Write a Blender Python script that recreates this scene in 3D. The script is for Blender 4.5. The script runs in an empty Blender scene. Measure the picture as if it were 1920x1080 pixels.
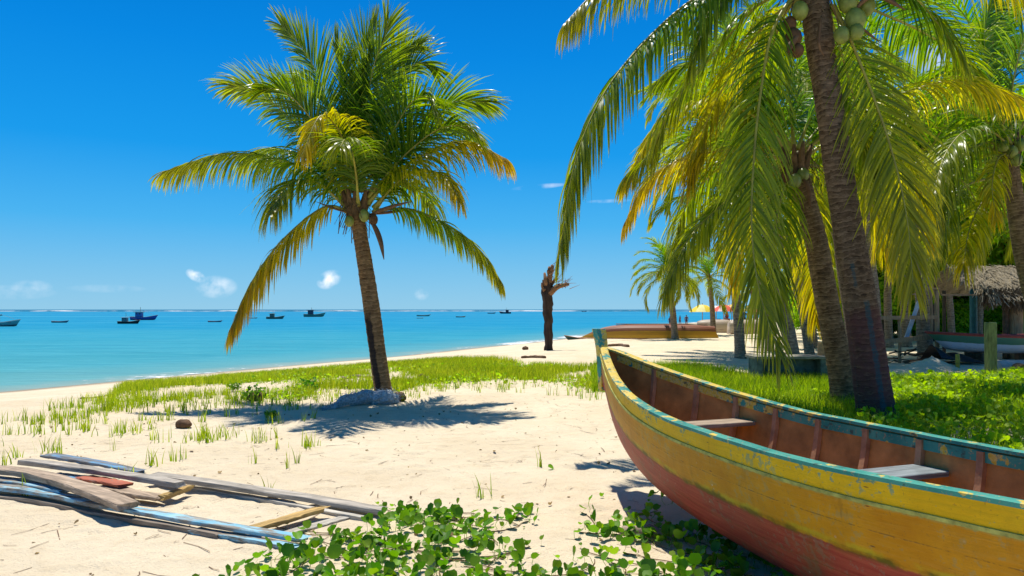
import bpy, math, random
import numpy as np
from mathutils import Vector
R = math.radians
random.seed(7); RNG = np.random.default_rng(7)
sc = bpy.context.scene
C = sc.collection

# ------------------------------------------------------------------ camera
F = 1400.0; CAMZ = 1.7; HOR = 580.0
cd = bpy.data.cameras.new('camera'); cam = bpy.data.objects.new('camera', cd); C.objects.link(cam)
cd.sensor_width = 36; cd.lens = 36 * F / 1920; cd.shift_y = 40 / 1920
cd.clip_start = .05; cd.clip_end = 30000
cam.location = (0, 0, CAMZ); cam.rotation_euler = (R(90), 0, 0)
sc.camera = cam

# ------------------------------------------------------------------ world, sun, exposure
SUN_EL, SUN_AZ = 69.0, -12.0            # azimuth measured from +Y (the view), negative = left
w = bpy.data.worlds.new("World"); sc.world = w; w.use_nodes = True
nt = w.node_tree; nt.nodes.clear()
def WN(t, **k):
    n = nt.nodes.new(t)
    for a, b in k.items(): setattr(n, a, b)
    return n
sky = WN('ShaderNodeTexSky', sky_type='NISHITA', sun_disc=False)
sky.sun_elevation = R(SUN_EL); sky.sun_rotation = R(SUN_AZ)
sky.air_density = 1.0; sky.dust_density = .15; sky.ozone_density = 4.0; sky.altitude = 0
hs = WN('ShaderNodeHueSaturation'); hs.inputs['Saturation'].default_value = 1.42; hs.inputs['Value'].default_value = 1.0
hs.inputs['Hue'].default_value = .492
bg = WN('ShaderNodeBackground'); bg.inputs['Strength'].default_value = .10
out = WN('ShaderNodeOutputWorld')
tc = WN('ShaderNodeTexCoord')
nt.links.new(sky.outputs[0], hs.inputs['Color'])
# the deep saturated tropical blue of this sky, paler towards the horizon, laid over the physical sky by elevation
sepz = WN('ShaderNodeSeparateXYZ'); nt.links.new(tc.outputs['Generated'], sepz.inputs[0])
ramp_ = WN('ShaderNodeValToRGB'); nt.links.new(sepz.outputs['Z'], ramp_.inputs[0]); el_ = ramp_.color_ramp.elements
SK_ST = [(0., (.25, .575, .82)), (.05, (.16, .51, .83)), (.11, (.055, .43, .86)), (.2, (.004, .315, .83)), (.32, (.0, .235, .75)), (.42, (.0, .18, .64)), (.6, (.005, .11, .40)), (1., (.01, .075, .26))]
while len(el_) < len(SK_ST): el_.new(.5)
for i_, (p_, c_) in enumerate(SK_ST): el_[i_].position = p_; el_[i_].color = (*c_, 1)
scl = WN('ShaderNodeVectorMath', operation='SCALE'); nt.links.new(ramp_.outputs[0], scl.inputs[0]); scl.inputs['Scale'].default_value = 8.7
mr_ = WN('ShaderNodeMapRange'); nt.links.new(sepz.outputs['Z'], mr_.inputs[0]); mr_.inputs[1].default_value = .4; mr_.inputs[2].default_value = .8; mr_.inputs[3].default_value = .93; mr_.inputs[4].default_value = .75
mxs = WN('ShaderNodeMix', data_type='RGBA'); nt.links.new(mr_.outputs[0], mxs.inputs['Factor']); nt.links.new(hs.outputs[0], mxs.inputs['A']); nt.links.new(scl.outputs[0], mxs.inputs['B'])
SKYCOL = mxs.outputs['Result']
# small fair-weather clouds, each at its own bearing and height in the sky
def cloud(az, el, waz, wel, dens, scale=60, seed=0., tilt=0.):
    global SKYCOL
    a, e = R(az), R(el)
    d = Vector((math.sin(a)*math.cos(e), math.cos(a)*math.cos(e), math.sin(e)))
    rt = Vector((math.cos(a), -math.sin(a), 0)); up = rt.cross(d) * -1
    up = d.cross(rt) * -1
    if up.z < 0: up = -up
    r2 = (rt*math.cos(tilt) + up*math.sin(tilt)).normalized(); u2 = (up*math.cos(tilt) - rt*math.sin(tilt)).normalized()
    L = nt.links.new
    sub = WN('ShaderNodeVectorMath', operation='SUBTRACT'); L(tc.outputs['Generated'], sub.inputs[0]); sub.inputs[1].default_value = d
    def comp(v, wdt):
        n = WN('ShaderNodeVectorMath', operation='DOT_PRODUCT'); L(sub.outputs[0], n.inputs[0]); n.inputs[1].default_value = v
        m = WN('ShaderNodeMath', operation='MULTIPLY'); L(n.outputs['Value'], m.inputs[0]); m.inputs[1].default_value = 1/math.radians(wdt)
        p = WN('ShaderNodeMath', operation='POWER'); L(m.outputs[0], p.inputs[0]); p.inputs[1].default_value = 2
        ab = WN('ShaderNodeMath', operation='ABSOLUTE'); L(m.outputs[0], ab.inputs[0]); L(ab.outputs[0], p.inputs[0])
        return p
    p1, p2 = comp(r2, waz), comp(u2, wel)
    ad = WN('ShaderNodeMath', operation='ADD'); L(p1.outputs[0], ad.inputs[0]); L(p2.outputs[0], ad.inputs[1])
    sb = WN('ShaderNodeMath', operation='SUBTRACT'); sb.inputs[0].default_value = 1; L(ad.outputs[0], sb.inputs[1]); sb.use_clamp = True
    nz = WN('ShaderNodeTexNoise'); nz.inputs['Scale'].default_value = scale; nz.inputs['Detail'].default_value = 6
    mp = WN('ShaderNodeVectorMath', operation='ADD'); L(tc.outputs['Generated'], mp.inputs[0]); mp.inputs[1].default_value = (seed, seed, 0); L(mp.outputs[0], nz.inputs['Vector'])
    r = WN('ShaderNodeMapRange'); L(nz.outputs['Fac'], r.inputs[0]); r.inputs[1].default_value = .38; r.inputs[2].default_value = .66
    mu = WN('ShaderNodeMath', operation='MULTIPLY'); L(sb.outputs[0], mu.inputs[0]); L(r.outputs[0], mu.inputs[1])
    m2 = WN('ShaderNodeMath', operation='MULTIPLY'); L(mu.outputs[0], m2.inputs[0]); m2.inputs[1].default_value = dens*.62; m2.use_clamp = True
    mx = WN('ShaderNodeMix', data_type='RGBA'); L(m2.outputs[0], mx.inputs['Factor']); L(SKYCOL, mx.inputs['A']); mx.inputs['B'].default_value = (9.5, 9.8, 10.2, 1)
    SKYCOL = mx.outputs['Result']
def px_azel(px, py):
    v = Vector(((px-960)/F, 1, (HOR-py)/F)).normalized()
    return math.degrees(math.atan2(v.x, v.y)), math.degrees(math.asin(v.z))
for (x, y, wa, we, dn, s_, sd, tl) in [(367,517,.75,.42,1.6,75,0,-.5),(405,538,1.5,.85,1.0,45,3,0),(617,524,1.0,.7,1.7,60,1.3,.5),(20,548,2.6,.5,.5,40,5,0),
                              (200,541,2.5,.3,.25,40,9,0),(1010,350,2.2,.22,.9,30,2,.08),(1140,377,1.9,.16,.8,30,4,.02),(1760,105,2.6,1.6,.8,26,6,.3),
                              (790,552,.6,.5,.4,80,7,0),(60,538,1.2,.5,.45,60,8,0)]:
    a, e = px_azel(x, y); cloud(a, e, wa, we, dn, s_, sd, tl)
nt.links.new(SKYCOL, bg.inputs['Color']); nt.links.new(bg.outputs[0], out.inputs['Surface'])
ld = bpy.data.lights.new('sun', 'SUN'); ld.energy = 4.9; ld.angle = R(.53); ld.color = (1, .95, .86)
sun = bpy.data.objects.new('sun', ld); C.objects.link(sun)
sd_ = Vector((math.sin(R(SUN_AZ))*math.cos(R(SUN_EL)), math.cos(R(SUN_AZ))*math.cos(R(SUN_EL)), math.sin(R(SUN_EL))))
sun.rotation_euler = sd_.to_track_quat('Z', 'Y').to_euler()
vs = sc.view_settings; vs.view_transform = 'Standard'; vs.look = 'None'; vs.exposure = .24; vs.gamma = 1
sc.cycles.max_bounces = 7; sc.cycles.transparent_max_bounces = 12; sc.cycles.transmission_bounces = 5; sc.cycles.diffuse_bounces = 4

# ------------------------------------------------------------------ helpers
def P(px, py, Y): return np.array([(px-960)/F*Y, Y, CAMZ - (py-HOR)/F*Y])
def tag(o, label=None, cat=None, group=None, kind=None):
    if label: o['label'] = label
    if cat: o['category'] = cat
    if group: o['group'] = group
    if kind: o['kind'] = kind
    return o
def empty(name, loc, label, cat, group=None, rz=0):
    o = bpy.data.objects.new(name, None); C.objects.link(o); o.location = tuple(map(float, loc)); o.rotation_euler.z = rz
    o.empty_display_size = .2
    return tag(o, label, cat, group)
def new_mesh(name, V, Fq, smooth=False, attrs=None):
    """V (n,3); Fq (m,4) int array or a list of tuples."""
    me = bpy.data.meshes.new(name); V = np.asarray(V, dtype=np.float32)
    if isinstance(Fq, np.ndarray):
        m, k = Fq.shape
        me.vertices.add(len(V)); me.vertices.foreach_set('co', V.ravel())
        me.loops.add(m*k); me.loops.foreach_set('vertex_index', Fq.astype(np.int32).ravel())
        me.polygons.add(m); me.polygons.foreach_set('loop_start', np.arange(0, m*k, k, dtype=np.int32))
        me.polygons.foreach_set('loop_total', np.full(m, k, dtype=np.int32))
        me.update(calc_edges=True)
    else:
        me.from_pydata([tuple(map(float, v)) for v in V], [], [tuple(map(int, f)) for f in Fq]); me.update()
    for an, av in (attrs or {}).items():
        a = me.attributes.new(an, 'FLOAT', 'POINT'); a.data.foreach_set('value', np.asarray(av, dtype=np.float32).ravel())
    if smooth: me.polygons.foreach_set('use_smooth', np.ones(len(me.polygons), dtype=bool))
    return me
def obj(name, me, mat, parent=None, world=True, loc=None):
    """links a mesh whose vertices are in world space as one object; under a parent the vertices become local to it"""
    o = bpy.data.objects.new(name, me); C.objects.link(o)
    if mat is not None and not me.materials:
        for m in (mat if isinstance(mat, (list, tuple)) else [mat]): me.materials.append(m)
    if parent is not None:
        o.parent = parent
        if world:
            root = parent; off = Vector((0, 0, 0))
            while root is not None: off += root.location; root = root.parent
            n = len(me.vertices); co = np.empty(n*3, dtype=np.float32); me.vertices.foreach_get('co', co)
            co = co.reshape(-1, 3) - np.array(off, dtype=np.float32); me.vertices.foreach_set('co', co.ravel()); me.update()
    elif world and loc is not None:
        n = len(me.vertices); co = np.empty(n*3, dtype=np.float32); me.vertices.foreach_get('co', co)
        co = co.reshape(-1, 3) - np.array(loc, dtype=np.float32); me.vertices.foreach_set('co', co.ravel()); me.update()
        o.location = tuple(map(float, loc))
    return o
def smooth_path(pts, n):
    """Catmull-Rom through pts, resampled evenly to n points"""
    p = np.asarray(pts, float)
    q = np.vstack([2*p[0]-p[1], p, 2*p[-1]-p[-2]]); o = []
    for i in range(len(p)-1):
        a, b, c, d = q[i:i+4]
        for t in np.linspace(0, 1, 16, endpoint=False):
            o.append(.5*((2*b)+(-a+c)*t+(2*a-5*b+4*c-d)*t*t+(-a+3*b-3*c+d)*t**3))
    o.append(p[-1]); o = np.array(o)
    L = np.r_[0, np.cumsum(np.linalg.norm(np.diff(o[:, :3], axis=0), axis=1))]
    s = np.linspace(0, L[-1], n)
    return np.stack([np.interp(s, L, o[:, k]) for k in range(o.shape[1])], 1), L[-1]
def strips(cent, wid):
    """cent, wid (N,K,3) -> verts, quads"""
    N, K, _ = cent.shape
    V = np.empty((N, K, 2, 3)); V[:, :, 0] = cent - wid; V[:, :, 1] = cent + wid
    base = (np.arange(N)*K*2)[:, None]; k = (np.arange(K-1)*2)[None]
    a = base + k
    Q = np.stack([a, a+1, a+3, a+2], -1).reshape(-1, 4)
    return V.reshape(-1, 3), Q
def tube(path, rad, n=8, cap=True, squash=None):
    path = np.asarray(path, float); K = len(path); rad = np.broadcast_to(rad, (K,))
    T = np.gradient(path, axis=0); T /= np.linalg.norm(T, axis=1)[:, None] + 1e-9
    ref = np.array([0, 0, 1.]) if abs(T[:, 2]).mean() < .8 else np.array([0, 1., 0])
    S = np.cross(T, ref); S /= np.linalg.norm(S, axis=1)[:, None] + 1e-9; N = np.cross(S, T)
    a = np.linspace(0, 2*math.pi, n, endpoint=False)
    V = path[:, None] + rad[:, None, None]*(np.cos(a)[None, :, None]*S[:, None] + np.sin(a)[None, :, None]*N[:, None])
    V = V.reshape(-1, 3); Fs = []
    for k in range(K-1):
        for i in range(n):
            j = (i+1) % n; Fs.append((k*n+i, k*n+j, (k+1)*n+j, (k+1)*n+i))
    if cap: Fs.append(tuple(range(n-1, -1, -1))); Fs.append(tuple((K-1)*n+i for i in range(n)))
    return V, Fs
class MB:
    def __init__(s): s.V = []; s.F = []; s.n = 0
    def add(s, V, Fs):
        V = np.asarray(V, float); s.V.append(V); s.F += [tuple(int(i)+s.n for i in f) for f in Fs]; s.n += len(V); return s
    def box(s, c, d, rz=0, bev=.12, rx=0, ry=0):
        """box with chamfered edges: centre c, size d"""
        d = np.array(d, float)/2; b = min(d)*bev
        V = []
        for sx in (-1, 1):
            for sy in (-1, 1):
                for sz in (-1, 1):
                    for ax in range(3):
                        v = np.array([sx, sy, sz])*(d-b); v[ax] = np.array([sx, sy, sz])[ax]*d[ax]; V.append(v)
        V = np.array(V); Fs = []
        idx = lambda sx, sy, sz, ax: (((sx > 0)*2+(sy > 0))*2+(sz > 0))*3+ax
        for ax in range(3):
            o = [a for a in range(3) if a != ax]
            for sg in (-1, 1):
                q = []
                for (u, v) in ((-1, -1), (1, -1), (1, 1), (-1, 1)):
                    s3 = [0, 0, 0]; s3[ax] = sg; s3[o[0]] = u; s3[o[1]] = v; q.append(idx(*s3, ax))
                Fs.append(q)
        for ax in range(3):                       # edges parallel to ax
            o = [a for a in range(3) if a != ax]
            for u in (-1, 1):
                for v in (-1, 1):
                    a3 = [0, 0, 0]; a3[ax] = -1; a3[o[0]] = u; a3[o[1]] = v
                    b3 = list(a3); b3[ax] = 1
                    Fs.append([idx(*a3, o[0]), idx(*b3, o[0]), idx(*b3, o[1]), idx(*a3, o[1])])
        for sx in (-1, 1):
            for sy in (-1, 1):
                for sz in (-1, 1): Fs.append([idx(sx, sy, sz, 0), idx(sx, sy, sz, 1), idx(sx, sy, sz, 2)])
        def rot(V, a, i, j):
            ca, sa = math.cos(a), math.sin(a); W = V.copy(); W[:, i] = V[:, i]*ca-V[:, j]*sa; W[:, j] = V[:, i]*sa+V[:, j]*ca; return W
        V = rot(V, rx, 1, 2); V = rot(V, -ry, 0, 2); V = rot(V, rz, 0, 1)
        return s.add(V+np.array(c, float), Fs)
    def tube(s, path, r, n=8): return s.add(*tube(path, r, n))
    def beam(s, a, b, w_, h_, bev=.1):
        """squared timber from a to b"""
        a = np.array(a, float); b = np.array(b, float); T = b-a; L = np.linalg.norm(T); T /= L
        up = np.array([0, 0, 1.]) if abs(T[2]) < .9 else np.array([0, 1., 0])
        S = np.cross(T, up); S /= np.linalg.norm(S); U = np.cross(S, T)
        m = MB().box((0, 0, 0), (L, w_, h_), bev=bev); V = m.V[0]
        V = (a+b)/2 + V[:, :1]*T + V[:, 1:2]*S + V[:, 2:3]*U
        return s.add(V, m.F)
    def mesh(s, name, smooth=False):
        me = new_mesh(name, np.vstack(s.V), s.F, smooth)
        import bmesh
        bm = bmesh.new(); bm.from_mesh(me); bmesh.ops.recalc_face_normals(bm, faces=bm.faces); bm.to_mesh(me); bm.free(); return me
    def build(s, name, mat, parent=None, smooth=False, loc=None): return obj(name, s.mesh(name, smooth), mat, parent, True, loc)
def fixn(me):
    import bmesh
    bm = bmesh.new(); bm.from_mesh(me); bmesh.ops.recalc_face_normals(bm, faces=bm.faces); bm.to_mesh(me); bm.free(); return me

# ------------------------------------------------------------------ materials
class NT:
    def __init__(s, name):
        s.m = bpy.data.materials.new(name); s.m.use_nodes = True; s.t = s.m.node_tree; s.t.nodes.clear()
        s.out = s.n('ShaderNodeOutputMaterial')
    def n(s, t, **k):
        n = s.t.nodes.new(t)
        for a, b in k.items(): setattr(n, a, b)
        return n
    def l(s, a, b): s.t.links.new(a, b)
    def setv(s, sock, v):
        if isinstance(v, bpy.types.NodeSocket): s.l(v, sock)
        else: sock.default_value = (*v, 1) if isinstance(v, tuple) and len(v) == 3 and sock.type == 'RGBA' else v
    def coord(s, kind='Object', scale=(1, 1, 1)):
        if kind == 'World': o = s.n('ShaderNodeNewGeometry').outputs['Position']
        else: o = s.n('ShaderNodeTexCoord').outputs[kind]
        mp = s.n('ShaderNodeMapping'); s.l(o, mp.inputs[0]); mp.inputs['Scale'].default_value = scale; return mp.outputs[0]
    def noise(s, vec, scale, detail=4, rough=.55, dist=0):
        n = s.n('ShaderNodeTexNoise'); s.l(vec, n.inputs['Vector']); n.inputs['Scale'].default_value = scale; n.inputs['Detail'].default_value = detail
        n.inputs['Roughness'].default_value = rough; n.inputs['Distortion'].default_value = dist; return n.outputs['Fac']
    def rng(s, v, a, b, c=0., d=1.):
        n = s.n('ShaderNodeMapRange'); s.setv(n.inputs[0], v)
        for i, x in enumerate((a, b, c, d)): n.inputs[i+1].default_value = x
        return n.outputs[0]
    def mix(s, f, a, b):
        n = s.n('ShaderNodeMix', data_type='RGBA'); s.setv(n.inputs['Factor'], f); s.setv(n.inputs['A'], a); s.setv(n.inputs['B'], b); return n.outputs['Result']
    def math(s, op, a, b=0., clamp=False):
        n = s.n('ShaderNodeMath', operation=op); s.setv(n.inputs[0], a); s.setv(n.inputs[1], b); n.use_clamp = clamp; return n.outputs[0]
    def attr(s, name): return s.n('ShaderNodeAttribute', attribute_name=name).outputs['Fac']
    def ramp(s, f, stops):
        n = s.n('ShaderNodeValToRGB'); s.setv(n.inputs[0], f); e = n.color_ramp.elements
        while len(e) < len(stops): e.new(.5)
        for i, (p, c) in enumerate(stops): e[i].position = p; e[i].color = (*c, 1)
        return n.outputs[0]
    def bump(s, h, st=.5, dist=.02):
        n = s.n('ShaderNodeBump'); s.l(h, n.inputs['Height']); n.inputs['Strength'].default_value = st; n.inputs['Distance'].default_value = dist; return n.outputs[0]
    def bsdf(s, col, rough=.6, spec=.3, nrm=None):
        b = s.n('ShaderNodeBsdfPrincipled'); s.setv(b.inputs['Base Color'], col); s.setv(b.inputs['Roughness'], rough); b.inputs['Specular IOR Level'].default_value = spec
        if nrm: s.l(nrm, b.inputs['Normal'])
        return b.outputs[0]
    def done(s, sh): s.l(sh, s.out.inputs['Surface']); return s.m

def m_simple(name, col, rough=.6, var=.25, scale=6, spec=.3, bump=.15, stretch=(1, 1, 1)):
    t = NT(name); v = t.coord('Object', stretch); n = t.noise(v, scale, 5); n2 = t.noise(v, scale*7, 3)
    dark = tuple(c*(1-var) for c in col); lite = tuple(min(1, c*(1+var)) for c in col)
    c = t.mix(t.rng(n, .3, .7), dark, lite)
    return t.done(t.bsdf(c, rough, spec, t.bump(n2, bump, .01)))
def m_leaf(name, base, tip, trans=.45, spec=.4, rough=.4, tr_gain=1.9):
    """leaf blades: own colour from base to tip with per-leaf variation, light passing through"""
    t = NT(name); a = t.attr('tip'); r = t.attr('rnd'); oi = t.n('ShaderNodeObjectInfo').outputs['Random']
    f = t.math('ADD', a, t.math('MULTIPLY', t.math('SUBTRACT', r, .5), .35), True)
    c = t.mix(f, base, tip)
    hsn = t.n('ShaderNodeHueSaturation'); t.l(c, hsn.inputs['Color'])
    t.l(t.rng(oi, 0, 1, .488, .512), hsn.inputs['Hue']); t.l(t.rng(r, 0, 1, .65, 1.35), hsn.inputs['Value'])
    c = hsn.outputs[0]
    g = t.n('ShaderNodeHueSaturation'); t.l(c, g.inputs['Color']); g.inputs['Value'].default_value = tr_gain; g.inputs['Hue'].default_value = .497; g.inputs['Saturation'].default_value = 1.08
    tr = t.n('ShaderNodeBsdfTranslucent'); t.l(g.outputs[0], tr.inputs['Color'])
    mx = t.n('ShaderNodeMixShader'); mx.inputs[0].default_value = trans; t.l(t.bsdf(c, rough, spec), mx.inputs[1]); t.l(tr.outputs[0], mx.inputs[2])
    return t.done(mx.outputs[0])

def m_sand():
    t = NT('sand'); v = t.coord('World')
    big = t.noise(v, .6, 5); mid = t.noise(v, 5, 6); fine = t.noise(v, 60, 4); grain = t.noise(v, 400, 2)
    c = t.mix(t.rng(big, .3, .7), (.66, .54, .365), (.76, .65, .465))
    c = t.mix(t.math('MULTIPLY', t.rng(mid, .52, .75), .35), c, (.50, .375, .22))
    c = t.mix(t.math('MULTIPLY', t.rng(fine, .56, .72), .35), c, (.40, .29, .16))
    # debris specks
    vo = t.n('ShaderNodeTexVoronoi'); t.l(t.coord('World', (1, 2.2, 1)), vo.inputs['Vector']); vo.inputs['Scale'].default_value = 9
    sp = t.math('MULTIPLY', t.rng(vo.outputs['Distance'], .05, .09, 1, 0), t.rng(t.noise(v, 2.1, 3), .5, .62))
    c = t.mix(t.math('MULTIPLY', sp, .6), c, (.16, .10, .05))
    # wet sand by the water's level
    z = t.n('ShaderNodeSeparateXYZ'); t.l(t.n('ShaderNodeNewGeometry').outputs['Position'], z.inputs[0])
    wet = t.rng(t.math('ADD', z.outputs['Z'], t.math('MULTIPLY', big, .15)), -1.46, -1.30, 1, 0)
    c = t.mix(t.math('MULTIPLY', wet, .88), c, (.25, .19, .13))
    h = t.math('ADD', t.math('MULTIPLY', mid, .8), t.math('ADD', t.math('MULTIPLY', fine, .25), t.math('MULTIPLY', grain, .05)))
    return t.done(t.bsdf(c, .9, .15, t.bump(h, .85, .08)))

def m_water():
    t = NT('water')
    pos = t.n('ShaderNodeNewGeometry').outputs['Position']; sp = t.n('ShaderNodeSeparateXYZ'); t.l(pos, sp.inputs[0])
    Y = sp.outputs['Y']; v = t.coord('World', (.35, 1, 1))
    n1 = t.noise(v, .03, 4, .6); n2 = t.noise(v, .25, 5)
    lg = t.math('LOGARITHM', t.math('MAXIMUM', Y, 5.), 10.)           # 1.3 .. 3.6
    f = t.rng(t.math('ADD', lg, t.math('MULTIPLY', t.math('SUBTRACT', n1, .5), .22)), 1.3, 3.4)
    c = t.ramp(f, [(0, (.21, .32, .26)), (.1, (.085, .30, .315)), (.2, (.045, .275, .335)), (.33, (.022, .255, .36)), (.42, (.001, .215, .375)), (.62, (.001, .20, .375)), (.80, (.001, .185, .36)), (.85, (.003, .10, .19)), (1, (.002, .075, .16))])
    c = t.mix(t.math('MULTIPLY', t.rng(n2, .35, .7), .25), c, (.10, .40, .47))
    wp = t.noise(t.coord('World', (.22, 1, 1)), .55, 5, .6); c = t.mix(t.math('MULTIPLY', t.rng(wp, .5, .72), .35), c, (.012, .16, .24)); wl = t.noise(t.coord('World', (.16, 1, 1)), 1.6, 4, .6); c = t.mix(t.math('MULTIPLY', t.math('MULTIPLY', t.rng(wl, .56, .7), .45), t.rng(f, .0, .5, 1, .2)), c, (.16, .47, .52))
    # sandbars showing pale through the water
    nb = t.noise(t.coord('World', (.10, 1, 1)), .02, 3, .5)
    c = t.mix(t.math('MULTIPLY', t.rng(nb, .56, .62), t.rng(f, .3, .5, 0, .5)), c, (.05, .33, .46))
    sh = t.attr('shore'); shn = t.math('ADD', sh, t.math('MULTIPLY', t.math('SUBTRACT', n2, .5), 6.)); c = t.mix(t.rng(shn, 0, 11, .55, 0), c, (.17, .33, .31)); c = t.mix(t.rng(shn, -.5, 3.2, .65, 0), c, (.36, .35, .27))
    w1 = t.noise(t.coord('World', (.7, 1.6, 1)), 1.3, 6, .62); w2 = t.noise(t.coord('World', (.5, 1.6, 1)), .22, 4, .5)
    h = t.math('ADD', w1, t.math('MULTIPLY', w2, 2.))
    nr = t.bump(h, .55, .35)
    d = t.n('ShaderNodeBsdfDiffuse'); t.l(c, d.inputs['Color']); t.l(nr, d.inputs['Normal'])
    g = t.n('ShaderNodeBsdfGlossy'); g.inputs['Roughness'].default_value = .16; t.l(nr, g.inputs['Normal']); g.inputs['Color'].default_value = (.85, .95, 1, 1)
    fr = t.n('ShaderNodeFresnel'); fr.inputs['IOR'].default_value = 1.33; t.l(nr, fr.inputs['Normal'])
    mx = t.n('ShaderNodeMixShader'); t.l(t.rng(fr.outputs[0], 0, 1, .01, .22), mx.inputs[0]); t.l(d.outputs[0], mx.inputs[1]); t.l(g.outputs[0], mx.inputs[2])
    return t.done(mx.outputs[0])

def m_foam():
    t = NT('foam'); v = t.coord('World', (1, 1, 1)); n = t.noise(v, 1.6, 6, .65); e = t.attr('edge')
    n2 = t.noise(v, .13, 2)
    a = t.math('MULTIPLY', t.rng(t.math('ADD', n, t.math('MULTIPLY', t.math('SUBTRACT', n2, .5), 1.3)), .50, .66), t.rng(e, 0, .6), True)
    tr = t.n('ShaderNodeBsdfTransparent'); mx = t.n('ShaderNodeMixShader'); t.l(a, mx.inputs[0]); t.l(tr.outputs[0], mx.inputs[1]); t.l(t.bsdf((.85, .87, .86), .7), mx.inputs[2])
    return t.done(mx.outputs[0])
def m_surf():
    t = NT('surf'); n = t.noise(t.coord('World', (.5, 1, 1)), .045, 5, .7); n2 = t.noise(t.coord('World'), .006, 2)
    a = t.math('MULTIPLY', t.rng(t.math('ADD', n, t.math('MULTIPLY', t.math('SUBTRACT', n2, .5), .6)), .42, .6), .85)
    tr = t.n('ShaderNodeBsdfTransparent'); mx = t.n('ShaderNodeMixShader'); t.l(a, mx.inputs[0]); t.l(tr.outputs[0], mx.inputs[1]); t.l(t.bsdf((.78, .80, .78), .8), mx.inputs[2])
    return t.done(mx.outputs[0])

def m_trunk(name, a, b, ring=13., dark=None, paint=False):
    t = NT(name); v = t.coord('Object'); h = t.attr('h'); u = t.attr('u')
    n = t.noise(v, 9, 6); n2 = t.noise(t.coord('Object', (1, 1, 5)), 7, 4); fine = t.noise(t.coord('Object', (1, 1, 3)), 45, 3)
    n3 = t.noise(t.coord('Object', (1, 1, 2)), 2.2, 3); hh = t.math('ADD', t.math('MULTIPLY', h, ring), t.math('ADD', t.math('MULTIPLY', n2, 1.6), t.math('MULTIPLY', n3, 2.5)))
    fr = t.math('FRACT', hh)
    crack = t.math('MULTIPLY', t.rng(fr, 0, .2, 1, 0), t.rng(t.noise(t.coord('Object', (1, 1, 3)), 6, 3), .38, .58))
    c = t.mix(t.rng(n, .32, .68), a, b)
    c = t.mix(t.math('MULTIPLY', t.rng(n2, .55, .7), .6), c, tuple(min(1, x*1.7) for x in b))
    c = t.mix(t.math('MULTIPLY', t.rng(fine, .5, .7), .45), c, tuple(x*.4 for x in a))
    c = t.mix(t.math('MULTIPLY', t.math('MULTIPLY', t.rng(fr, .16, .24, 0, 1), t.rng(fr, .24, .5, 1, 0)), .5), c, tuple(min(1, x*1.9) for x in b))
    c = t.mix(t.math('MULTIPLY', crack, .75), c, tuple(x*.25 for x in a))
    if dark:      # old tar stain up one side
        u0, wd, h1 = dark
        m = t.math('MULTIPLY', t.rng(t.math('ADD', t.math('ABSOLUTE', t.math('SUBTRACT', u, u0)), t.math('MULTIPLY', t.math('SUBTRACT', n, .5), .12)), wd*.7, wd, 1, 0), t.rng(t.math('ADD', h, t.math('MULTIPLY', n, .3)), h1, h1+.25, 1, 0))
        c = t.mix(t.math('MULTIPLY', m, .88), c, (.010, .012, .018))
    if paint:     # old dull red paint band with a blue brush stripe
        m = t.math('MULTIPLY', t.rng(t.math('ADD', h, t.math('MULTIPLY', n, .3)), 1.85, 2.0, 1, 0), t.rng(n, .3, .55, .25, .75))
        c = t.mix(m, c, (.10, .035, .04))
        au = t.math('ABSOLUTE', t.math('SUBTRACT', u, .755))
        s_ = t.math('MULTIPLY', t.rng(t.math('ADD', au, t.math('MULTIPLY', t.math('SUBTRACT', n, .5), .05)), .018, .032, 1, 0), t.rng(h, 1.88, 1.92, 1, 0))
        au2 = t.math('ABSOLUTE', t.math('SUBTRACT', u, .83))
        s2 = t.math('MULTIPLY', t.math('MULTIPLY', t.rng(t.math('ADD', au2, t.math('MULTIPLY', t.math('SUBTRACT', n, .5), .05)), .012, .02, 1, 0), t.rng(h, 2.1, 2.15, 0, 1)), t.rng(h, 2.45, 2.5, .8, 0))
        c = t.mix(t.math('MULTIPLY', t.math('ADD', s_, s2, True), t.rng(fine, .38, .62, .8, .15)), c, (.010, .10, .13))
    hgt = t.math('ADD', t.math('SUBTRACT', t.math('MULTIPLY', n, .6), t.math('MULTIPLY', crack, 1.)), t.math('MULTIPLY', fine, .5))
    return t.done(t.bsdf(c, .85, .15, t.bump(hgt, .7, .022)))

def m_wood(name, base, paint=None, amount=.5, pvar=None, grain=(1, 14, 14)):
    """weathered timber, object X is the grain; paint worn off by 1-amount"""
    t = NT(name); v = t.coord('Object', grain); g = t.noise(v, 2.2, 7, .65, .6); n = t.noise(t.coord('Object'), 3, 5); w_ = t.noise(t.coord('Object', (1, 5, 5)), 3.3, 6, .7)
    c = t.mix(t.rng(g, .3, .7), tuple(x*.28 for x in base), tuple(min(1, x*1.35) for x in base))
    c = t.mix(t.math('MULTIPLY', t.rng(n, .55, .7), .5), c, tuple(x*.5 for x in base))
    if paint:
        m = t.rng(w_, .66-.4*amount, .76-.4*amount)
        p = t.mix(t.rng(n, .35, .65), paint, pvar or tuple(x*.6 for x in paint))
        c = t.mix(m, c, p)
    return t.done(t.bsdf(c, .75, .2, t.bump(g, .5, .01)))

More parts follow.
